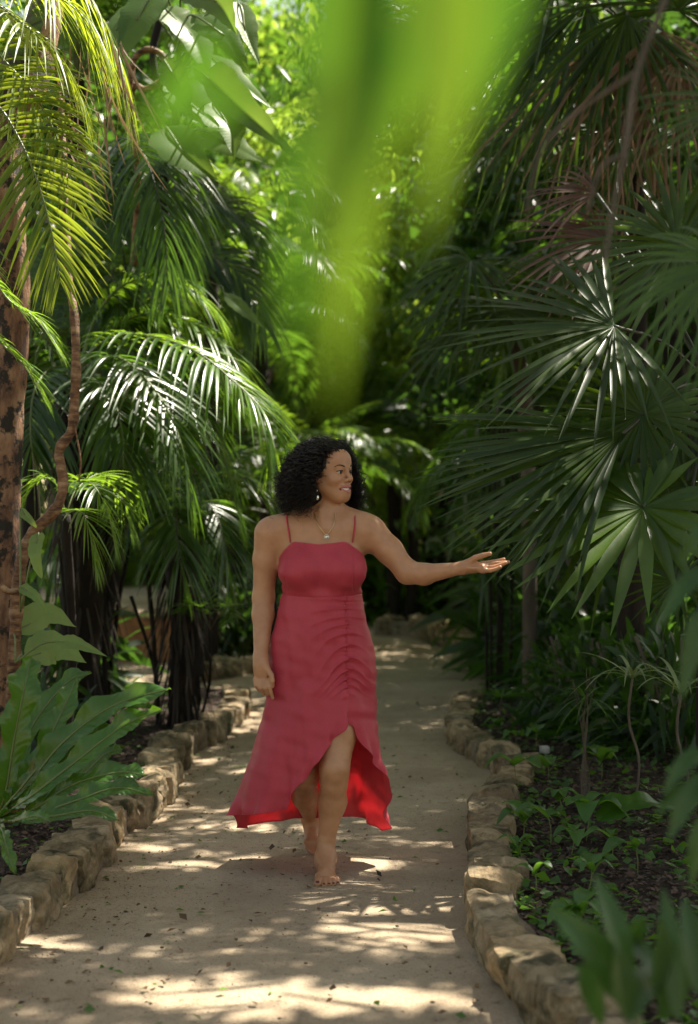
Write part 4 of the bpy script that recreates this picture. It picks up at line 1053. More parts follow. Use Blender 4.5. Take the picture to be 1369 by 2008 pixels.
for k, (P, wd, rv) in enumerate(FL):
    P = [hub] + pts(*P); mb = MB()
    bigleaf(mb, P, wd * .66 / F * 5.0, up=nrm([.25, -.75, .75]), prof='strap', nl=130, nw=17, fold=.30, wave=.15, wfreq=5.0, rnd=rv, seed=k * 3, vein=.0016)
    C = spline(P, 40); tube(mb, C + nrm(np.array([0, -.75, .75])) * .001, np.linspace(.006, .0015, 40), 6, m=1)
    mb.obj('leaf', [M['fern'], M['rachis']], t)
# aroids at the foot of the red tree
def leafy(name, label, base, leaves, mat, cat='plant', prof='oval', group=None, wave=.02, up=(0, -1, .8), split=0, sr=.004):
    t = empty(name, base, label, cat, group)
    for k, (P, wd) in enumerate(leaves):
        Pw = pts(*P); mb = MB()
        bigleaf(mb, Pw, wd / F * P[0][2], up=nrm(np.array(up, float) + RNG.normal(0, .25, 3)), prof=prof, nl=26, nw=9, fold=.25, wave=wave, wfreq=2.5, rnd=RNG.uniform(.2, .85), seed=k + int(base[0] * 100) % 50, split=split, curl=.1)
        b = np.array(base); tube(mb, spline([b, b * .4 + Pw[0] * .6 + UP * .02, Pw[0], Pw[0] * .5 + Pw[1] * .5], 12), sr, 5, m=1)
        mb.obj('leaf', [M[mat], M['rachis']], t)
    return t
leafy('climbing_aroid', 'pale green upright leaf on the trunk at the left edge, above the nest fern', W(40, 1200, 5.9), [(((75, 1045, 5.85), (70, 1090, 5.8), (82, 1135, 5.8)), 40), (((40, 1150, 5.8), (70, 1170, 5.75), (95, 1205, 5.75)), 26), (((40, 1000, 6.0), (60, 1020, 5.95), (72, 1035, 5.95)), 20)], 'aroid', prof='heart')
leafy('strap_leaf_plant', 'plant with one long pointed leaf reaching towards the dark trunk, left', W(30, 1300, 5.8), [(((110, 1258, 5.8), (150, 1262, 5.75), (212, 1288, 5.75)), 30), (((50, 1290, 5.9), (110, 1270, 6.0), (170, 1300, 6.0)), 74), (((30, 1240, 6.0), (90, 1205, 6.1), (150, 1230, 6.1)), 60)], 'aroid', prof='lance')
leafy('climbing_aroid', 'drooping pale leaf hanging above the dark trunks, upper centre-left', W(430, 560, 9), [(((440, 575, 8.9), (480, 610, 8.8), (520, 645, 8.8)), 28), (((300, 520, 9), (330, 560, 9), (352, 600, 9)), 26)], 'aroid', prof='lance')
# ---------------------------------------------------------------- fan palms on the right
def fan_leaf(t, hub, nor, mid, R, mats, pet=None, name='fan_leaf', **kw):
    mb = MB(); fan(mb, hub, nor, mid, R, **kw)
    if pet is not None: tube(mb, spline([np.array(pet), (np.array(pet) + hub) / 2 + UP * .06, np.array(hub)], 16), .008, 6, m=1)
    return mb.obj(name, mats, t)
FM = [M['fan'], M['rachis_dark']]
base = W(1400, 1600, 6.6)
t = empty('fan_palm', base * [1, 1, 0], 'fan palm at the right whose lowest glossy leaf touches the open hand', 'fan palm')
crown = W(1400, 760, 6.6)
mb = MB(); tube(mb, spline([base * [1, 1, 0], W(1405, 1150, 6.6), crown], 20), .085, 12, wob=.1); mb.obj('trunk', [M['bark_dark']], t)
fan_leaf(t, W(1262, 995, 5.85), (-.18, -.70, .68), (-1, -.28, -.55), .68, [M['fan_lit'], M['rachis_dark']], crown, n=28, spread=330, droop=.10, fused=.45, wf=.95, fold=.3, lenv=lambda a: np.interp(np.abs(a), [0, .6, 1.5, 3], [1.05, .95, .62, .55]))
fan_leaf(t, W(1262, 812, 6.1), (-.1, -.80, .35), (-.6, 0, .9), .46, FM, crown, n=36, spread=340, droop=.08, fused=.38)
fan_leaf(t, W(1222, 850, 6.0), (-.25, -.60, .62), (-1, -.25, -.28), .86, FM, crown, n=36, spread=100, droop=.10, fused=.5, wf=1.35)
fan_leaf(t, W(1250, 880, 6.15), (-.25, -.60, .62), (-1, -.25, -.05), .84, FM, crown, n=30, spread=110, droop=.14, fused=.5, wf=1.25)
fan_leaf(t, W(1205, 640, 6.2), (-.2, -.62, .7), (-1, -.2, .05), .76, FM, crown, n=34, spread=200, droop=.14, fused=.40)
fan_leaf(t, W(1328, 1140, 6.2), (-.1, -.85, .4), (-.4, 0, 1), .26, FM, crown, n=28, spread=330, droop=.1, fused=.35)
fan_leaf(t, W(1345, 950, 6.4), (-.3, -.8, .4), (-.5, 0, 1), .40, FM, crown, n=32, spread=300, droop=.1, fused=.4)
fan_leaf(t, W(1330, 480, 6.5), (-.3, -.7, .5), (-1, 0, .4), .62, FM, crown, n=34, spread=260, droop=.2, fused=.4)
fan_leaf(t, W(1190, 470, 7.0), (-.1, -.7, .6), (-1, -.1, .35), .52, [M['redleaf'], M['rachis_dark']], crown, n=20, spread=150, droop=.3, fused=.35)
fan_leaf(t, W(1170, 380, 7.1), (-.1, -.7, .6), (-1, -.1, .5), .42, [M['redleaf'], M['rachis_dark']], crown, n=14, spread=120, droop=.35, fused=.3)

base2 = W(1230, 1400, 8.8)
t = empty('fan_palm', base2 * [1, 1, 0], 'taller fan palm with hanging green and brown leaves, upper right', 'fan palm')
crown2 = W(1235, 60, 8.4)
mb = MB(); tube(mb, spline([base2 * [1, 1, 0], W(1245, 900, 8.7), W(1240, 400, 8.6), crown2], 30), .08, 12, wob=.12); mb.obj('trunk', [M['bark_dark']], t)
for k, (hx, hy, Y, nor, mid, R, sp, dr, mt, rn) in enumerate([
    (1150, 10, 8.0, (-.3, -.8, .4), (-.6, 0, -1), .95, 120, .45, 'fan', None), (1090, -20, 8.2, (-.4, -.7, .4), (-.8, 0, -.9), .85, 110, .6, 'fan', None),
    (1230, 30, 7.8, (0, -1, .3), (-.1, 0, -1), .90, 110, .35, 'fan', None), (1180, 90, 7.9, (-.2, -.9, .2), (-.3, 0, -1), .85, 90, .3, 'dry', None),
    (1300, 60, 7.8, (.1, -1, .2), (.1, 0, -1), .95, 120, .3, 'dry', None), (1335, 110, 7.7, (.1, -1, .2), (0, 0, -1), .70, 110, .3, 'dry', None), (1260, 200, 8.1, (0, -1, .1), (-.4, 0, -1), .80, 80, .3, 'dry', None),
    (1130, 140, 8.4, (-.2, -.8, .5), (-1, 0, .1), .6, 220, .35, 'fan', None), (1330, 20, 8.0, (.1, -.8, .5), (.2, 0, .6), .8, 260, .3, 'fan', None), (1220, 260, 8.0, (-.2, -.8, .5), (-1, 0, -.1), .62, 200, .2, 'fan', None), (1060, 230, 8.8, (-.2, -.8, .5), (-.6, 0, -.6), .7, 160, .4, 'fan', None)]):
    fan_leaf(t, W(hx, hy, Y), nor, mid, R, [M[mt], M['rachis_dark']], crown2, n=int(sp / 7) + 8, spread=sp, droop=dr, fused=.3 if mt == 'dry' else .36, name='fan_leaf' if mt == 'fan' else 'dry_leaf', jit=.15, fold=.6)
base3 = W(1040, 1330, 10.4)
t = empty('fan_palm', base3 * [1, 1, 0], 'slender fan palm behind the bronze leaves, right of centre', 'fan palm')
crown3 = W(1010, 640, 10.2)
mb = MB(); tube(mb, spline([base3 * [1, 1, 0], W(1035, 900, 10.4), crown3], 20), .05, 10, wob=.1); mb.obj('trunk', [M['bark_grey']], t)
for a in range(11):
    an = a / 11 * 6.28 + .3
    fan_leaf(t, crown3 + np.array([.38 * math.cos(an), .35 * math.sin(an), .18 + .25 * math.sin(a * 2.3)]), (.5 * math.cos(an), .5 * math.sin(an) - .3, .8), (math.cos(an), math.sin(an), -.1), .62, FM, crown3, n=26, spread=220, droop=.35, fused=.38)

# near leaves out of focus ---------------------------------------------------
t = empty('overhanging_fronds', W(760, -420, .56), 'blurred bright green leaves hanging close in front of the camera, top centre', 'foliage')
t['kind'] = 'thing'
NL = [((715, -250), (690, 300), (650, 830), 150, .58, .9, 0), ((890, -250), (872, 130), (828, 510), 135, .56, .9, 0), ((760, -250), (720, 200), (650, 520), 80, .58, .6, 1), ((1015, -250), (985, 0), (930, 260), 100, .60, .2, 1),
      ((640, -250), (610, 200), (545, 720), 70, .52, .9, 1), ((560, 250), (585, 480), (600, 740), 60, .60, .9, 1), ((640, -250), (660, 0), (630, 240), 80, .60, .1, 1), ((940, -250), (820, 60), (760, 330), 80, .66, .3, 1), ((440, 70), (350, 200), (280, 300), 84, .60, .9, 1), ((520, 150), (420, 240), (350, 330), 40, .7, .3, 1)]
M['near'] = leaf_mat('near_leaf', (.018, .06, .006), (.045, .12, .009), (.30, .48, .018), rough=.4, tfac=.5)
M['near_dimmed'] = leaf_mat('near_leaf_dimmed', (.015, .055, .006), (.04, .12, .010), (.17, .40, .018), rough=.4, tfac=.5)  # dimmer copy of the near leaf, weaker light painted into its colour
for a, b, c, wd, Y, rv, dk in NL:
    mb = MB(); bigleaf(mb, [W(*a, Y), W(*b, Y), W(*c, Y)], wd / F * Y * 1.1, up=(.25, -1, .45), prof='lance', nl=20, nw=5, fold=.2, rnd=rv); mb.obj('leaflet', [M['near_dimmed' if dk else 'near']], t)
mb = MB(); tube(mb, spline([W(1300, -420, .6), W(900, -270, .56), W(600, -250, .58), W(380, 30, .62)], 20), .003, 6); mb.obj('stalk', [M['rachis']], t)

t = empty('near_fan_leaf', W(1560, 900, 3.5), 'blurred dark fan leaf reaching in from the right edge of the picture', 'fan palm leaf')
fan_leaf(t, W(1420, 520, 3.5), (-.3, -.8, .5), (-1, 0, -.25), .32, [M['palm'], M['rachis_dark']], W(1650, 900, 3.5), n=20, spread=170, droop=.35, fused=.3, wf=1.0)
fan_leaf(t, W(1450, 200, 3.4), (-.3, -.8, .5), (-1, 0, .3), .28, FM, W(1650, 900, 3.5), n=14, spread=120, droop=.2, fused=.3, wf=1.0)
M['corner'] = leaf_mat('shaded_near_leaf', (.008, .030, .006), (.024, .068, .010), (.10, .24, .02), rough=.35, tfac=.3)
t = empty('bare_twig', W(1240, 120, 2.6), 'blurred grey twig hanging in front of the fan palms, upper right', 'twig')
for P_, r_ in ((((1330, -60, 2.6), (1250, 140, 2.6), (1225, 300, 2.6), (1200, 420, 2.6), (1185, 520, 2.6)), .006), (((1225, 300, 2.6), (1180, 330, 2.6), (1150, 420, 2.6)), .004), (((1250, 140, 2.6), (1120, 230, 2.7), (1060, 300, 2.7), (1030, 420, 2.7)), .004)):
    mb = MB(); tube(mb, spline(pts(*P_), 24), np.linspace(r_, r_ * .6, 24), 7, wob=.1); mb.obj('branch', [M['bark_grey']], t)
def near_plant(label, base, leaves, mat):
    t = empty('foreground_plant', base, label, 'plant')
    mb = MB(); b = np.array(base)
    tube(mb, spline([b, b * [1, 1, 0] + [0.02, 0, b[2] * .6 + .25], W(*leaves[0][0])], 14), .006, 6); mb.obj('stem', [M['rachis']], t)
    for k, (a, c, wd) in enumerate(leaves):
        A, C = W(*a), W(*c); mb = MB()
        bigleaf(mb, [A, (A + C) / 2 + UP * .02, C], .72 * wd / F * a[2], up=nrm([RNG.normal(0, .4), -1, .8]), prof='oval', nl=20, nw=7, fold=.25, wave=.02, wfreq=2, rnd=RNG.uniform(.1, .9), seed=k); mb.obj('leaf', [M[mat]], t)
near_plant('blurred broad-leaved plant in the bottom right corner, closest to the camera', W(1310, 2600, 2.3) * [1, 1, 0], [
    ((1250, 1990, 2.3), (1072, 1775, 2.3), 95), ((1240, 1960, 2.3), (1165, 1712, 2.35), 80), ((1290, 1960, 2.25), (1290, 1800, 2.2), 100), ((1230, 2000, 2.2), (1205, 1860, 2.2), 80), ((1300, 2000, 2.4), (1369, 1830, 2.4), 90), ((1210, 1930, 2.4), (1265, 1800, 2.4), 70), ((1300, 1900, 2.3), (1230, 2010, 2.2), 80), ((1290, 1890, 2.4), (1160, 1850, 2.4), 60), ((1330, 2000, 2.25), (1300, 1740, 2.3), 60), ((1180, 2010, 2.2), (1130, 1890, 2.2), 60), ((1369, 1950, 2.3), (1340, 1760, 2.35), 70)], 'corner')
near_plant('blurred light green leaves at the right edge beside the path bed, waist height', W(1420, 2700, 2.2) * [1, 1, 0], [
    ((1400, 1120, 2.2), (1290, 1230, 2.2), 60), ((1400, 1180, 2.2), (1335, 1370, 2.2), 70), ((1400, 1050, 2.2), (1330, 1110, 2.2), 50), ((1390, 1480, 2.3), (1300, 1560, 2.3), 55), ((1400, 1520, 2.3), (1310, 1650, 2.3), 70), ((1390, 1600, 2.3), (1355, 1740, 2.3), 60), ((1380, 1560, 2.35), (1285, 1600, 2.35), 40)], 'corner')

# planting bed on the right -----------------------------------------------------
t = empty('wavy_leaf_plant', W(1330, 1640, 6.0), 'low plant with a single shiny wavy-edged leaf lying over the right bed', 'plant')
mb = MB(); bigleaf(mb, pts((1330, 1590, 5.9), (1270, 1572, 5.8), (1215, 1580, 5.75), (1172, 1610, 5.7)), .11, up=(.1, -.5, .9), prof='strap', nl=40, nw=11, fold=.2, wave=.06, wfreq=3, rnd=.4); mb.obj('leaf', [M['fern']], t)
mb = MB(); bigleaf(mb, pts((1330, 1600, 6.0), (1360, 1560, 6.0), (1400, 1540, 6.0)), .10, up=(.1, -.5, .9), prof='strap', nl=40, nw=11, fold=.2, wave=.06, wfreq=3, rnd=.3); mb.obj('leaf', [M['fern']], t)
def lily(label, x, y, Y, n, L, w, mat, up=.9, seed=0, name='spider_lily', droop=.55, col=None):
    b = W(x, y, Y); t = empty(name, b, label, 'plant'); g = np.random.default_rng(seed)
    for k in range(n):
        a = k / n * 6.28 + g.uniform(-.3, .3); mb = MB()
        blades(mb, b[None], [math.cos(a), math.sin(a), up * g.uniform(.5, 1.4)], [-.3 * math.cos(a), -.3 * math.sin(a), 1], L * g.uniform(.7, 1.1), w, droop * g.uniform(.6, 1.5), 9, None, .35, g.uniform(.1, .9)); mb.obj('leaf', [M[mat]], t)
    if y < 1400:
        mb = MB(); gx = b * [1, 1, 0] + [0, 0, .08]; tube(mb, spline([gx, gx * .6 + b * .4 + [.03, 0, 0], gx * .3 + b * .7 + [-.015, 0, 0], b], 14), .0055, 6, wob=.1); mb.obj('stem', [M['bark_grey']], t)
    return t
M['variegated'] = leaf_mat('pale_striped_leaf', (.10, .16, .06), (.28, .34, .17), (.35, .45, .12), rough=.4, tfac=.3)
lily('pale striped long-leaved plant on a stem in the right bed', 1240, 1330, 6.3, 12, .34, .016, 'variegated', seed=3, name='striped_leaf_plant')
lily('pale striped plant drooping at the right edge above the bed', 1335, 1360, 6.0, 10, .34, .018, 'variegated', seed=4, name='striped_leaf_plant')
t = empty('thin_sapling', W(1145, 1620, 6.5), 'dry sapling of thin upright stems in the right bed', 'sapling')
for k in range(6):
    mb = MB(); x = 1140 + k * 4; tube(mb, spline(pts((1146 + k * .8, 1625, 6.5), (1140 + k * 3.2, 1520, 6.5 + .03 * k), (1152 - k * 2.5, 1420, 6.5), (1150 + 26 * math.sin(k * 2.2), 1310 + 14 * (k % 3), 6.5 + .1 * math.cos(k))), 20), np.linspace(.0035, .0015, 20), 5, wob=.1); mb.obj('stem', [M['bark_grey']], t)
mb = MB(); blades(mb, np.repeat(W(1150, 1370, 6.5)[None], 14, 0), RNG.normal(size=(14, 3)) * [1, 1, .6] + UP * .6, [0, 0, 1], .2, .010, .6, 7); mb.obj('leaves', [M['seed']], t)
# thin bamboo-like stems
t = empty('cane_cluster', W(975, 1375, 11.2) * [1, 1, 0], 'cluster of thin dark canes rising behind the right kerb end', 'canes')
for k, (x0, x1) in enumerate(((955, 948), (963, 960), (974, 978), (980, 986), (1000, 1003), (985, 970))):
    mb = MB(); tube(mb, spline([W(x0, 1370, 11.2), W((x0 + x1) / 2 + 2, 1200, 11.2), W(x1, 980, 11.3), W(x1 + 14, 800, 11.5)], 24), .012, 7, wob=.08); mb.obj('cane', [M['bark_dark']], t)
for k in range(14):
    mb = MB(); x, y = RNG.uniform(900, 1060), RNG.uniform(820, 1180); b = W(x, y, 11.2 + RNG.uniform(-.3, .3))
    blades(mb, np.repeat(b[None], 14, 0), nrm(RNG.normal(size=(14, 3))) + [0, 0, .1], [0, 0, 1], .3, .028, .5, 6); mb.obj('leaf_tuft', [M['shrub']], t)
lily('fine-leaved shrub at the far end of the right kerb', 985, 1370, 9.6, 26, .28, .016, 'seed', up=.5, seed=9, name='tufted_shrub', droop=.25)
# seedlings
SEED = [(1050, 1475, .12, 'seedling with two lifted leaves near the white stone'), (1010, 1560, .16, 'thin seedling standing right behind the kerb, two leaves on a bare stem'), (1075, 1530, .10, 'tiny seedling in the sand patch of the right bed'),
        (1025, 1650, .11, 'bright yellow-green seedling beside the kerb'), (1080, 1660, .12, 'round-leaved seedling in front of the sand patch'), (1120, 1680, .10, 'small seedling with heart-shaped leaves in the mulch'),
        (1020, 1690, .07, 'low bright seedling touching the kerb stones'), (1150, 1650, .15, 'seedling with one broad dull leaf leaning left'), (1200, 1690, .10, 'seedling under the shiny wavy leaf'), (1250, 1720, .12, 'seedling beside the blurred corner leaves'),
        (1100, 1600, .10, 'seedling at the foot of the thin dry sapling'), (1180, 1530, .13, 'seedling between the sapling and the wavy leaf'), (1290, 1480, .17, 'taller seedling with oval leaves at the right edge of the bed'), (1230, 1460, .15, 'seedling with long arching leaf behind the wavy leaf'),
        (1120, 1450, .12, 'seedling just right of the white stone'), (980, 1440, .08, 'tiny seedling by the kerb bend'), (1010, 1470, .09, 'low seedling behind the narrow kerb stones'), (1050, 1750, .08, 'small seedling in the sunlit mulch'), (1150, 1760, .11, 'seedling in the dark mulch beyond the sunlit patch'),
        (1130, 1840, .10, 'seedling in the shade next to the blurred corner plant'), (1340, 1440, .18, 'broad-leaved seedling cut by the right edge')]
for k, (x, y, h, lab) in enumerate(SEED):
    b = G(x, y, .1); t = empty('seedling', b, lab, 'seedling'); g = np.random.default_rng(50 + k)
    n = 2 + k % 4
    mb = MB(); tp = b + [g.normal(0, .01), 0, h]; tube(mb, spline([b, (b + tp) / 2 + [.006, 0, 0], tp], 8), .0022, 5); mb.obj('stem', [M['rachis']], t)
    for j in range(n):
        a = j / n * 6.28 + g.uniform(0, 1.5); mb = MB(); d = np.array([math.cos(a), math.sin(a), g.uniform(-.1, .4)]); L = h * g.uniform(.6, 1.15)
        P = [tp - UP * .012 * j, tp + d * L * .5 + UP * .01, tp + d * L - UP * L * g.uniform(.1, .4)]
        bigleaf(mb, P, L * g.uniform(.45, .8), up=UP, prof='oval', nl=12, nw=5, fold=.25, rnd=g.uniform(.3, 1.0)); mb.obj('leaf', [M['seed']], t)
t = empty('round_stone', G(1068, 1478, .1), 'small smooth whitish stone in the dark soil of the right bed', 'stone')
M['pale_stone'] = solid_mat('pale_stone', [(.3, (.35, .34, .32)), (.7, (.55, .54, .50))], 20, .7, .2, .003, 60)
mb = MB(); rock(mb, tuple(G(1068, 1478, .1) + [0, 0, .022]), (.055, .055, .05), .3, 4, 12, rough=.03); o = mb.obj('stone_body', [M['pale_stone']], t)

# mulch, fallen leaves, ground cover ------------------------------------------------
def bed_points(n, C, s, dmax, ymax, g):
    i = g.integers(0, len(C), n); k = (g.uniform(0, 1, n) ** 1.4) * dmax + .17
    # area-even in depth
    y = g.uniform(C[:, 1].min(), ymax, n); y = C[:, 1].min() + (y - C[:, 1].min()) * g.uniform(0, 1, n) ** .5
    cy_, cx_ = C[:, 1], C[:, 0]; o_ = np.argsort(cy_)
    x = np.interp(y, cy_[o_], cx_[o_]) + s * k
    return np.stack([x, y, bz(x, y, k) + .004], -1)
g = np.random.default_rng(77)
def litter(name, P, size, mats, kind='stuff', flat=1.6, aspect=.35, nm=1):
    N = len(P); mb = MB(); a = g.uniform(0, 6.28, N); d = np.stack([np.cos(a), np.sin(a), g.normal(0, .25, N)], -1); n_ = nrm(g.normal(size=(N, 3)) * .45 + UP)
    s = nrm(np.cross(d, n_)); u = np.cross(s, d); L = (size * g.uniform(.4, 1.4, N))[:, None]; w = L * g.uniform(.1, aspect, N)[:, None]
    V = np.stack([P, P + d * L * .5 + s * w + u * L * .12, P + d * L + u * L * .03, P + d * L * .5 - s * w + u * L * .12], 1) + UP * .003
    T = (np.arange(N)[:, None, None] * 4 + np.array([[0, 1, 2], [0, 2, 3]])[None]).reshape(-1, 3)
    mb.add(V.reshape(-1, 3), None, T, 0, np.repeat(g.uniform(0, 1, N), 4))
    o = mb.obj(name, mats); return tag(o, kind=kind)
M['mulch'] = leaf_mat('mulch', (.018, .011, .008), (.11, .065, .045), (.1, .05, .03), rough=.8, tfac=.05)
M['fallen'] = leaf_mat('fallen_leaf', (.03, .02, .01), (.16, .09, .04), (.2, .1, .03), rough=.7, tfac=.15)
litter('mulch', np.vstack([bed_points(26000, RC, 1, 2.6, 12, g), bed_points(14000, LC, -1, 2.2, 12, g)]), .030, [M['mulch']])
litter('ground_cover', bed_points(3600, RC, 1, 2.4, 12, g) + [0, 0, .02], .042, [M['seed']], aspect=.5)
litter('ground_cover', bed_points(700, LC, -1, 2.2, 12, g) + [0, 0, .02], .04, [M['seed']], aspect=.5)
def path_points(n, y0, y1):
    y = g.uniform(y0, y1, n); o_ = np.argsort(LC[:, 1]); q_ = np.argsort(RC[:, 1])
    xl = np.interp(y, LC[o_, 1], LC[o_, 0]); xr = np.interp(y, RC[q_, 1], RC[q_, 0])
    u = g.beta(.8, 1.3, n); return np.stack([xl + u * (xr - xl), y, 0 * y + .006], -1)
litter('fallen_leaves', path_points(420, 3.7, 12), .027, [M['fallen']], aspect=.4)
litter('fallen_leaves', path_points(150, 3.7, 9), .030, [M['seed']], aspect=.35)
mb = MB()
for k, p_0 in enumerate(path_points(260, 3.7, 9)):
    rr = g.uniform(.002, .006); V, Q = uvs(p_0 + [0, 0, rr * .2], (rr * g.uniform(.8, 1.4), rr, rr * .6), None, 7, 5); mb.add(V, Q)
tag(mb.obj('pebbles', [M['stone']]), kind='stuff')
litter('grit', path_points(9000, 3.6, 8), .0045, [M['mulch']], aspect=.5)
# ---------------------------------------------------------------- forest behind
def child_copy(proto, parent, loc, rot, sc):
    c = proto.copy(); COL.objects.link(c); c.parent = parent; c.location = loc; c.rotation_euler = rot; c.scale = (sc,) * 3
    return c
def proto_frond(rise, L, arch, mats, seed, **kw):
    """frond along +x from the origin, rising a0 degrees then arching over"""
    n = 9; ang = math.radians(rise) - np.linspace(0, 1, n) ** 1.2 * math.radians(95 * arch)
    P = np.cumsum(np.stack([np.cos(ang), .03 * np.sin(np.arange(n) + seed), np.sin(ang)], -1) * L / n, axis=0); P = np.vstack([[0, 0, 0], P])
    mb = MB(); pinnate(mb, P, **kw); return mb.mesh('frond', mats)
PF = {}
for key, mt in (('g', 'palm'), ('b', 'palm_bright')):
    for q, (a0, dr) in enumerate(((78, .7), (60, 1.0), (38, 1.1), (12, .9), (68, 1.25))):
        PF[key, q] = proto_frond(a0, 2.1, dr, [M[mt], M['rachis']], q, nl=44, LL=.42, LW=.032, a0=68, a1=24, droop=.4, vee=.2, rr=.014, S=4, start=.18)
def far_palm(label, px, py_base, Y, crown_py, key, nf, sc=1.0, seed=0, r=.09, name='forest_palm', group=None):
    g_ = np.random.default_rng(seed); base = W(px, HY, Y); base[2] = 0
    h = W(px, crown_py, Y)[2]
    t = empty(name, base, label, 'palm', group)
    mb = MB(); tube(mb, spline([base, base + [g_.normal(0, .1), 0, h / 2], base + [0, 0, h]], 16), r * sc, 9, wob=.08); mb.obj('trunk', [M['bark_dark']], t)
    for k in range(nf):
        q = [0, 1, 2, 4, 3, 2, 1][k % 7]
        o = bpy.data.objects.new('frond', PF[key, q]); COL.objects.link(o); o.parent = t; o.location = (0, 0, h + g_.uniform(-.1, .05))
        o.rotation_euler = (g_.normal(0, .12), g_.normal(0, .1), k * 2.4 + g_.uniform(-.3, .3)); o.scale = (sc * g_.uniform(.85, 1.1),) * 3
    return t
far_palm('palm with upright sunlit fronds directly above the woman\'s shoulder', 770, 0, 21.0, 900, 'b', 15, 1.15, 1)
far_palm('low sunlit palm in the clearing behind the woman\'s head', 600, 0, 17.5, 960, 'b', 14, .85, 31)
far_palm('spreading sunlit palm right of the woman\'s face', 800, 0, 21.0, 930, 'b', 15, .95, 32)
far_palm('dark drooping palm right behind the woman\'s head', 660, 0, 22, 860, 'g', 16, 1.25, 2)
far_palm('feather palm beside the far bend of the path, right of the woman', 1060, 0, 15.5, 900, 'g', 16, .85, 3)
far_palm('sunlit palm between the blurred leaves and the fan palm', 850, 0, 22.5, 760, 'b', 16, 1.2, 4)
far_palm('low bushy palm beyond the woman\'s shoulder on the left', 545, 0, 15.6, 1000, 'g', 16, .80, 5)
far_palm('palm rising behind the arching fronds, centre left', 505, 0, 16.2, 640, 'g', 16, .95, 6)
far_palm('tall palm under the big drooping leaves', 415, 0, 14.4, 470, 'b', 15, .8, 7)
far_palm('tall palm behind the blurred leaves, top centre', 640, 0, 22.0, 420, 'g', 16, 1.3, 8)
far_palm('tall pale palm whose fronds hang near the top, right of centre', 880, 0, 21.5, 220, 'b', 18, 1.4, 9)
far_palm('palm with long hanging fronds right of the blurred leaves', 1085, 0, 14.5, 430, 'g', 17, .95, 10)
far_palm('palm at the left edge behind the red trunk', 60, 0, 11.5, 700, 'g', 15, .8, 11)
far_palm('tall palm in the top left corner behind the yellow fronds', 150, 0, 12.0, 160, 'b', 15, .85, 12)
far_palm('palm behind the fan palm at the right edge', 1300, 0, 11.5, 560, 'g', 15, .85, 13)
far_palm('palm deep in the shade behind the offered hand', 1130, 0, 12.5, 940, 'g', 15, .8, 14)
far_palm('palm beyond the retaining wall, lower left', 230, 0, 18.5, 880, 'b', 14, .9, 15)
far_palm('far small palm beyond the terrace, left of centre', 470, 0, 21.0, 880, 'b', 14, 1.0, 16)
# shrubs
def shrub_mesh(seed, mt, n=520, L=.26, w=.04):
    g_ = np.random.default_rng(seed); mb = MB()
    D = nrm(g_.normal(size=(n, 3)) * [1, 1, .8] + [0, 0, .5]); rr = g_.uniform(.2, 1, n) ** .6
    b = D * rr[:, None] * [.55, .55, .75]; b[:, 2] = np.abs(b[:, 2])
    blades(mb, b, nrm(D + g_.normal(0, .5, (n, 3))), nrm(g_.normal(size=(n, 3)) * .5 + UP), L, w, .3, 4, None, .2, g_.uniform(0, .8, n)); return mb.mesh('foliage', [M[mt]])
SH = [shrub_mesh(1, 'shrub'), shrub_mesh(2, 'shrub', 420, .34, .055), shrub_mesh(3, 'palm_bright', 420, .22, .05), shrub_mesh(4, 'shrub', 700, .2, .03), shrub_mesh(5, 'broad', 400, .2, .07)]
def stem_mesh():
    mb = MB()
    for k in range(5):
        a = k * 1.3; tube(mb, [(0.03 * math.cos(a), .03 * math.sin(a), 0), (.15 * math.cos(a), .15 * math.sin(a), .35), (.3 * math.cos(a), .3 * math.sin(a), .7)], .012, 5)
    return mb.mesh('stems', [M['bark_grey']])
SM = stem_mesh()
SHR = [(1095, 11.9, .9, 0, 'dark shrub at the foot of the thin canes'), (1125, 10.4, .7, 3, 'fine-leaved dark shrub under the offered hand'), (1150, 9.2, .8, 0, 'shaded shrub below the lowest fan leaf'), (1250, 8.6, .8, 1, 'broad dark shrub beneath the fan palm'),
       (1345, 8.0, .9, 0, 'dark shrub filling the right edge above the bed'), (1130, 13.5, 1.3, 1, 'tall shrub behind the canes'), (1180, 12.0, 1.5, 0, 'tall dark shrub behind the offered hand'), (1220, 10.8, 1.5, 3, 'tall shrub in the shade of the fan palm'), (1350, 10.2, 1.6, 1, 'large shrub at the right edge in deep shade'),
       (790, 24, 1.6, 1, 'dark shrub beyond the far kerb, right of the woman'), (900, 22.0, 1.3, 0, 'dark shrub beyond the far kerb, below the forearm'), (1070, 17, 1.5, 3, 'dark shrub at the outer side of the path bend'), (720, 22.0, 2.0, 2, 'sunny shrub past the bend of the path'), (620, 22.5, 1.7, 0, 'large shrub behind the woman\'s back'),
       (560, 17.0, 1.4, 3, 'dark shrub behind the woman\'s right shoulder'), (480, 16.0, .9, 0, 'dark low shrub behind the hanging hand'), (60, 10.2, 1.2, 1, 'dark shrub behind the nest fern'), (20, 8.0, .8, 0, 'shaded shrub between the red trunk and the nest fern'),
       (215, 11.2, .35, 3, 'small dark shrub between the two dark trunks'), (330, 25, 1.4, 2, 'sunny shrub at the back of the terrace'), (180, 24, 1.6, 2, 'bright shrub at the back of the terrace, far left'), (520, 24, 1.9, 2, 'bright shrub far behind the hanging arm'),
       (1180, 14.0, 2.2, 1, 'very tall dark shrub behind the fan palm'), (1120, 17.0, 2.4, 0, 'tall dark shrub far behind the canes'), (810, 24.5, 2.6, 2, 'bright tall shrub at the end of the path')]
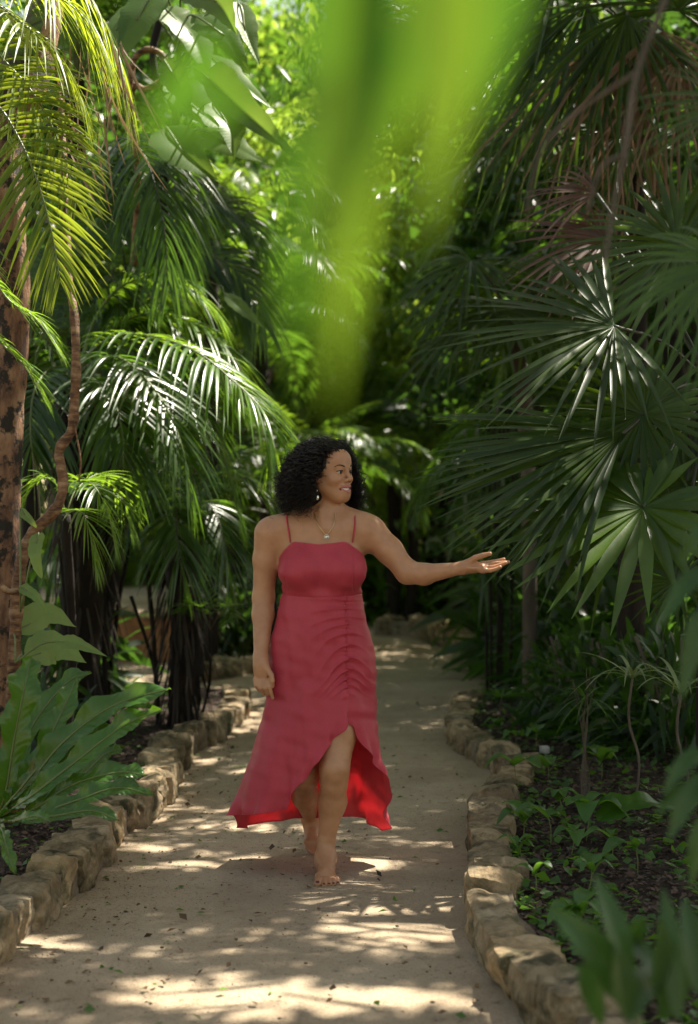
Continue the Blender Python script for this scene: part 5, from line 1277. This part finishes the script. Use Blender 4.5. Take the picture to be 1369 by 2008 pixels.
for k, (px, Y, sc, q, lab) in enumerate(SHR):
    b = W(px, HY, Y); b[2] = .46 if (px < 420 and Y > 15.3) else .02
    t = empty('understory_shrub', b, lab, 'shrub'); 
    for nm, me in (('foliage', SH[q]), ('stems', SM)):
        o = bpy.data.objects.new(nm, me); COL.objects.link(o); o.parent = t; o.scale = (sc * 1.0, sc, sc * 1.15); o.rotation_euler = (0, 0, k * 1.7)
# broadleaf trees
def crown_mesh(seed, mt, nc=70, per=95, r=(1.9, 1.9, 1.7), size=.15, cr=.5):
    P, cc, rn = clumps(nc, (0, 0, 0), r, per, cr, seed); mb = MB(); leafcloud(mb, P, size, rn)
    return mb.mesh('crown', [M[mt]])
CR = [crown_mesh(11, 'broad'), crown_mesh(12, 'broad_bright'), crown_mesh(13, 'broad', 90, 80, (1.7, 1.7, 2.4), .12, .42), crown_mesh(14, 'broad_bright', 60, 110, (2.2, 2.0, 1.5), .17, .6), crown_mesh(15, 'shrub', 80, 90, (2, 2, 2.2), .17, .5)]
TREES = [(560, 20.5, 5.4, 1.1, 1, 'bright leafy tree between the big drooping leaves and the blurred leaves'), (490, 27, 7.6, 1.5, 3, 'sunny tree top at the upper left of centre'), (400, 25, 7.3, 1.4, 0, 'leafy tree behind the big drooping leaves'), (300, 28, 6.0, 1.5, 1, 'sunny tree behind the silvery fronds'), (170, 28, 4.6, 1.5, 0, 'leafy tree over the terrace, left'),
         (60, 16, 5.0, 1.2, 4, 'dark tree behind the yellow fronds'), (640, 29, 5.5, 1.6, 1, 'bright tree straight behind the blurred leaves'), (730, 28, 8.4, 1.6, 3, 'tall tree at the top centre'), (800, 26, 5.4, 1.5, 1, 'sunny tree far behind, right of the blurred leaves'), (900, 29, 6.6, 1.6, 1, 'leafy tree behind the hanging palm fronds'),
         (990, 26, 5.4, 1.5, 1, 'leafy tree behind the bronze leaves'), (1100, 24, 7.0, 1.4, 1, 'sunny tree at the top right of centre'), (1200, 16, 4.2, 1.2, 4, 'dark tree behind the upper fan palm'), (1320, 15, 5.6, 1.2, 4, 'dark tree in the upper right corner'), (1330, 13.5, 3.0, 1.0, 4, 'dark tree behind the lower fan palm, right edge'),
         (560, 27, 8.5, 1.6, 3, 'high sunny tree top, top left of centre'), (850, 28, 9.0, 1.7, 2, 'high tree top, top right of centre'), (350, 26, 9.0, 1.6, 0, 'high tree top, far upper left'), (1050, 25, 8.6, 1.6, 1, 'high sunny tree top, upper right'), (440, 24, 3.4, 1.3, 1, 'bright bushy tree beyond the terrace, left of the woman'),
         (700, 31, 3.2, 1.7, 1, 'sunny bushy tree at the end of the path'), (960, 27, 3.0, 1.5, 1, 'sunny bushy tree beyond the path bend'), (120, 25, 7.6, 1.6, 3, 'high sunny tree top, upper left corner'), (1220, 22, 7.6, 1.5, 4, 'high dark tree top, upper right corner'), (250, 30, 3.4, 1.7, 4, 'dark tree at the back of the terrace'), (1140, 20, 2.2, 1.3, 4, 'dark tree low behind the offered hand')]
def tree(px, Y, z, sc, q, lab, x=None):
    b = W(px, HY, Y); b[2] = .45 if (px < 420 and Y > 15.3) else 0
    if x is not None: b[0] = x
    t = empty('forest_tree', b, lab, 'tree'); g_ = np.random.default_rng(int(px * 7 + Y * 13))
    mb = MB(); h = z - b[2]; w_ = g_.normal(0, .15, 4)
    tube(mb, spline([(0, 0, -.1), (w_[0], w_[1], h * .5), (w_[2], w_[3], h)], 14), np.linspace(.10, .05, 14) * sc * 1.2, 8, wob=.06)
    for k in range(5):
        a = g_.uniform(0, 6.28); s = (w_[2] * .8, w_[3] * .8, h * g_.uniform(.6, .95)); e = np.array([math.cos(a) * 1.3 * sc, math.sin(a) * 1.3 * sc, h + g_.uniform(-.5, 1.0) * sc])
        tube(mb, spline([s, (np.array(s) + e) / 2 + [0, 0, -.1], e], 8), np.linspace(.04, .015, 8) * sc, 6)
    tr_ = obj('trunk', mb.mesh('trunk', [M['bark_grey']]), None); tr_.parent = t
    o = bpy.data.objects.new('crown', CR[q]); COL.objects.link(o); o.parent = t; o.location = (0, 0, h); o.scale = (sc,) * 3; o.rotation_euler = (0, 0, px * .1)
for a in TREES: tree(*a)
# the wood further off reads as one mass
g = np.random.default_rng(5); N = 52000
x = g.uniform(-13, 13, N); y = 32 + 8 * g.uniform(0, 1, N) + .03 * x * x; z = g.uniform(0, 16.5, N)
keep = (vnoise(np.stack([x, y, z], -1), 1.1, 3) + .8 * vnoise(np.stack([x, y, z], -1), 2.6, 4)) > -.25
mb = MB(); P = np.stack([x, y, z], -1)[keep]; leafcloud(mb, P, .34, np.clip(.4 + .3 * vnoise(P, .9, 8), 0, .9)); tag(mb.obj('far_woods', [M['broad']]), kind='stuff')

# ---------------------------------------------------------------- crowns added overhead for shade, with gaps cut for the sun patches
# patches on the path
for (x0, y0, x1, y1, r) in [(330, 1945, 820, 1960, .13), (300, 1975, 560, 1985, .05), (620, 1765, 850, 1775, .12), (680, 1810, 850, 1825, .12), (700, 1850, 840, 1850, .06), (640, 1740, 760, 1745, .06), (300, 1705, 610, 1692, .045), (640, 1695, 700, 1715, .05), (725, 1690, 760, 1695, .05),
                            (480, 1632, 600, 1628, .04), (720, 1650, 880, 1655, .05), (60, 1850, 130, 1860, .05), (380, 1492, 480, 1508, .07), (260, 1665, 360, 1668, .04), (440, 1432, 490, 1432, .07), (860, 1950, 960, 1990, .03), (420, 1362, 500, 1345, .10)]:
    n = max(2, int(math.hypot(x1 - x0, y1 - y0) / 40))
    for k in range(n):
        f = k / (n - 1); lit(G(x0 + (x1 - x0) * f, y0 + (y1 - y0) * f), max(r, .08) + .025)
lit(G(960, 1690, .12), .05); lit(G(1040, 1770, .1), .09); lit(G(1090, 1740, .1), .06); lit(G(345, 1525, .12), .07); lit(G(60, 1830, .1), .05); lit(G(1000, 1880, .12), .05)
# the dress from behind, shoulder, forearm, forehead, hair
for p in (W(745, 1500, 5.93), W(740, 1560, 5.95), W(720, 1530, 5.95), W(560, 1580, 5.95), W(765, 1590, 5.93), W(700, 1580, 5.95)): lit(p, .12)
lit(W(742, 1060, 5.66), .06); lit(W(768, 1092, 5.65), .05); lit(W(692, 905, 5.57), .06); lit(W(600, 872, 5.68), .10); lit(W(650, 1712, 5.5), .10); lit(W(702, 1205, 5.56), .06); lit(W(525, 1030, 5.7), .05)
# plants that stand in the sun
lit(W(60, 60, 5.7), .75); lit(W(120, 320, 5.7), .55); lit(W(40, 480, 5.6), .45); lit(W(60, 680, 5.4), .25); lit(W(180, 60, 6.0), .5)
lit(W(390, 670, 7.9), .45); lit(W(500, 790, 7.6), .40); lit(W(330, 640, 8.4), .35); lit(W(440, 180, 7.5), .5); lit(W(360, 60, 7.5), .5); lit(W(450, 280, 7.5), .35); lit(W(270, 50, 7.5), .3); lit(W(520, 920, 7.6), .22); lit(W(240, 900, 7.9), .22)
lit(W(150, 1450, 5.0), .05); lit(W(260, 1390, 5.0), .04); lit(W(740, 820, 13), .6); lit(W(860, 830, 14), .7); lit(W(640, 860, 15), .8); lit(W(560, 900, 15), .7); lit(W(680, 930, 17.5), 1.0); lit(W(720, 860, 20), 1.2); lit(W(1255, 1000, 5.85), .10); lit(W(1180, 1010, 5.8), .08); lit(W(800, 950, 18), .9); lit(W(250, 1180, 18), .7); lit(W(330, 1180, 20), .7); lit(W(700, 250, .6), .25); lit(W(1180, 520, 6.2), .08); lit(W(1060, 780, 6.1), .06)
lit(W(650, 600, .6), .2); lit(W(870, 200, .6), .2); lit(W(1240, 310, 7.6), .12); lit(W(1130, 150, 8.0), .2)
def PALMSHADE():
    # unseen palm added outside the frame so its fronds stripe the sunlight
    t = empty('feather_palm', (3.4, 6.4, 0), 'unseen palm added outside the right edge so its fronds stripe the sunlight on the path', 'palm')
    mb = MB(); tube(mb, spline([(3.4, 6.4, -.1), (3.2, 6.5, 2.2), (3.0, 6.5, 4.3)], 16), .09, 10, wob=.06); mb.obj('trunk', [M['bark_dark']], t)
    for C in ([(3.0, 6.5, 4.3), (2.5, 7.4, 4.5), (1.95, 7.2, 4.1), (1.75, 6.5, 3.95), (1.65, 5.8, 3.9), (1.6, 5.2, 3.8)],
              [(3.0, 6.5, 4.3), (2.7, 8.0, 4.7), (2.3, 7.9, 4.5), (2.15, 7.0, 4.2), (2.1, 6.2, 4.1)],
              [(3.0, 6.5, 4.3), (2.2, 8.2, 4.9), (1.4, 8.2, 4.7), (1.2, 7.3, 4.4), (1.15, 6.6, 4.2)]):
        frond_obj(t, C, [M['palm'], M['rachis']], nl=24, LL=.55, LW=.034, a0=85, a1=60, droop=.15, vee=.1, start=.25)
def shade_canopy(label, trunk_xy, centre, r, nc, per, size, seed, cr=.55, mt='broad'):
    t = empty('added_shade_tree', (trunk_xy[0], trunk_xy[1], 0), label, 'tree')
    P, cc, rn = clumps(nc, centre, r, per, cr, seed, .2)
    keep = ~in_gap(P)
    # crown added for shade; leaves that would cover a lit spot are dropped
    mb = MB(); leafcloud(mb, P[keep], size, rn[keep], flat=.75); mb.obj('crown', [M[mt]], t)
    mb = MB(); c = np.array(centre, float); b = np.array([trunk_xy[0], trunk_xy[1], -.1])
    tube(mb, spline([b, b + [0.1, .1, c[2] * .5], b + (c - b) * [.5, .5, .85], c], 22), np.linspace(.2, .06, 22), 10, wob=.05)
    for k in range(7):
        e = cc[(k * 5) % len(cc)]; s = b + (c - b) * [.5, .5, .85]; q = spline([s, (s + e) / 2, e], 10)
        if in_gap(q).any(): continue
        tube(mb, q, np.linspace(.06, .015, 10), 6)
    mb.obj('trunk', [M['bark_grey']], t)
shade_canopy('unseen tall broadleaf tree added outside the right edge to shade the woman and the path', (4.6, 7.2), (3.1, 7.6, 6.6), (2.6, 2.6, .9), 110, 230, .15, 1)
PALMSHADE()
shade_canopy('unseen tall broadleaf tree added at the right to shade the right-hand bed', (5.6, 10.5), (5.4, 9.2, 6.6), (2.3, 2.6, .9), 80, 200, .16, 2)
shade_canopy('unseen tall broadleaf tree added behind the fan palm to shade the middle of the path', (5.2, 11.6), (3.3, 11.2, 7.0), (1.7, 1.5, .7), 50, 190, .15, 8)
shade_canopy('tall broadleaf tree added on the left to shade the dark palm trunks', (-3.6, 13.0), (-.2, 12.6, 8.2), (2.6, 2.4, .9), 80, 200, .17, 4)
shade_canopy('unseen tall broadleaf tree added to shade the path end nearest the camera', (4.8, 4.6), (4.0, 5.2, 6.2), (2.2, 1.6, .8), 70, 200, .15, 6)

# ---------------------------------------------------------------- repeats share a group phrase
GROUPS = {'forest_palm': 'palms in the wood behind the path', 'forest_tree': 'broadleaf trees behind the path', 'understory_shrub': 'shrubs under the palms', 'seedling': 'seedlings in the right-hand bed',
          'feather_palm': 'feather palms on the left', 'fan_palm': 'fan palms on the right', 'young_palm': 'young palms in the left bed', 'added_shade_tree': 'tall trees added to give shade from overhead', 'stone_edging': 'stone edgings of the paths',
          'woody_vine': 'woody vines on the left', 'climbing_aroid': 'climbing aroids on the left', 'striped_leaf_plant': 'pale striped plants in the right bed', 'foreground_plant': 'blurred plants close to the camera'}
for o in COL.objects:
    if o.parent is None and o.name.split('.')[0] in GROUPS and o.get('category'): o['group'] = GROUPS[o.name.split('.')[0]]
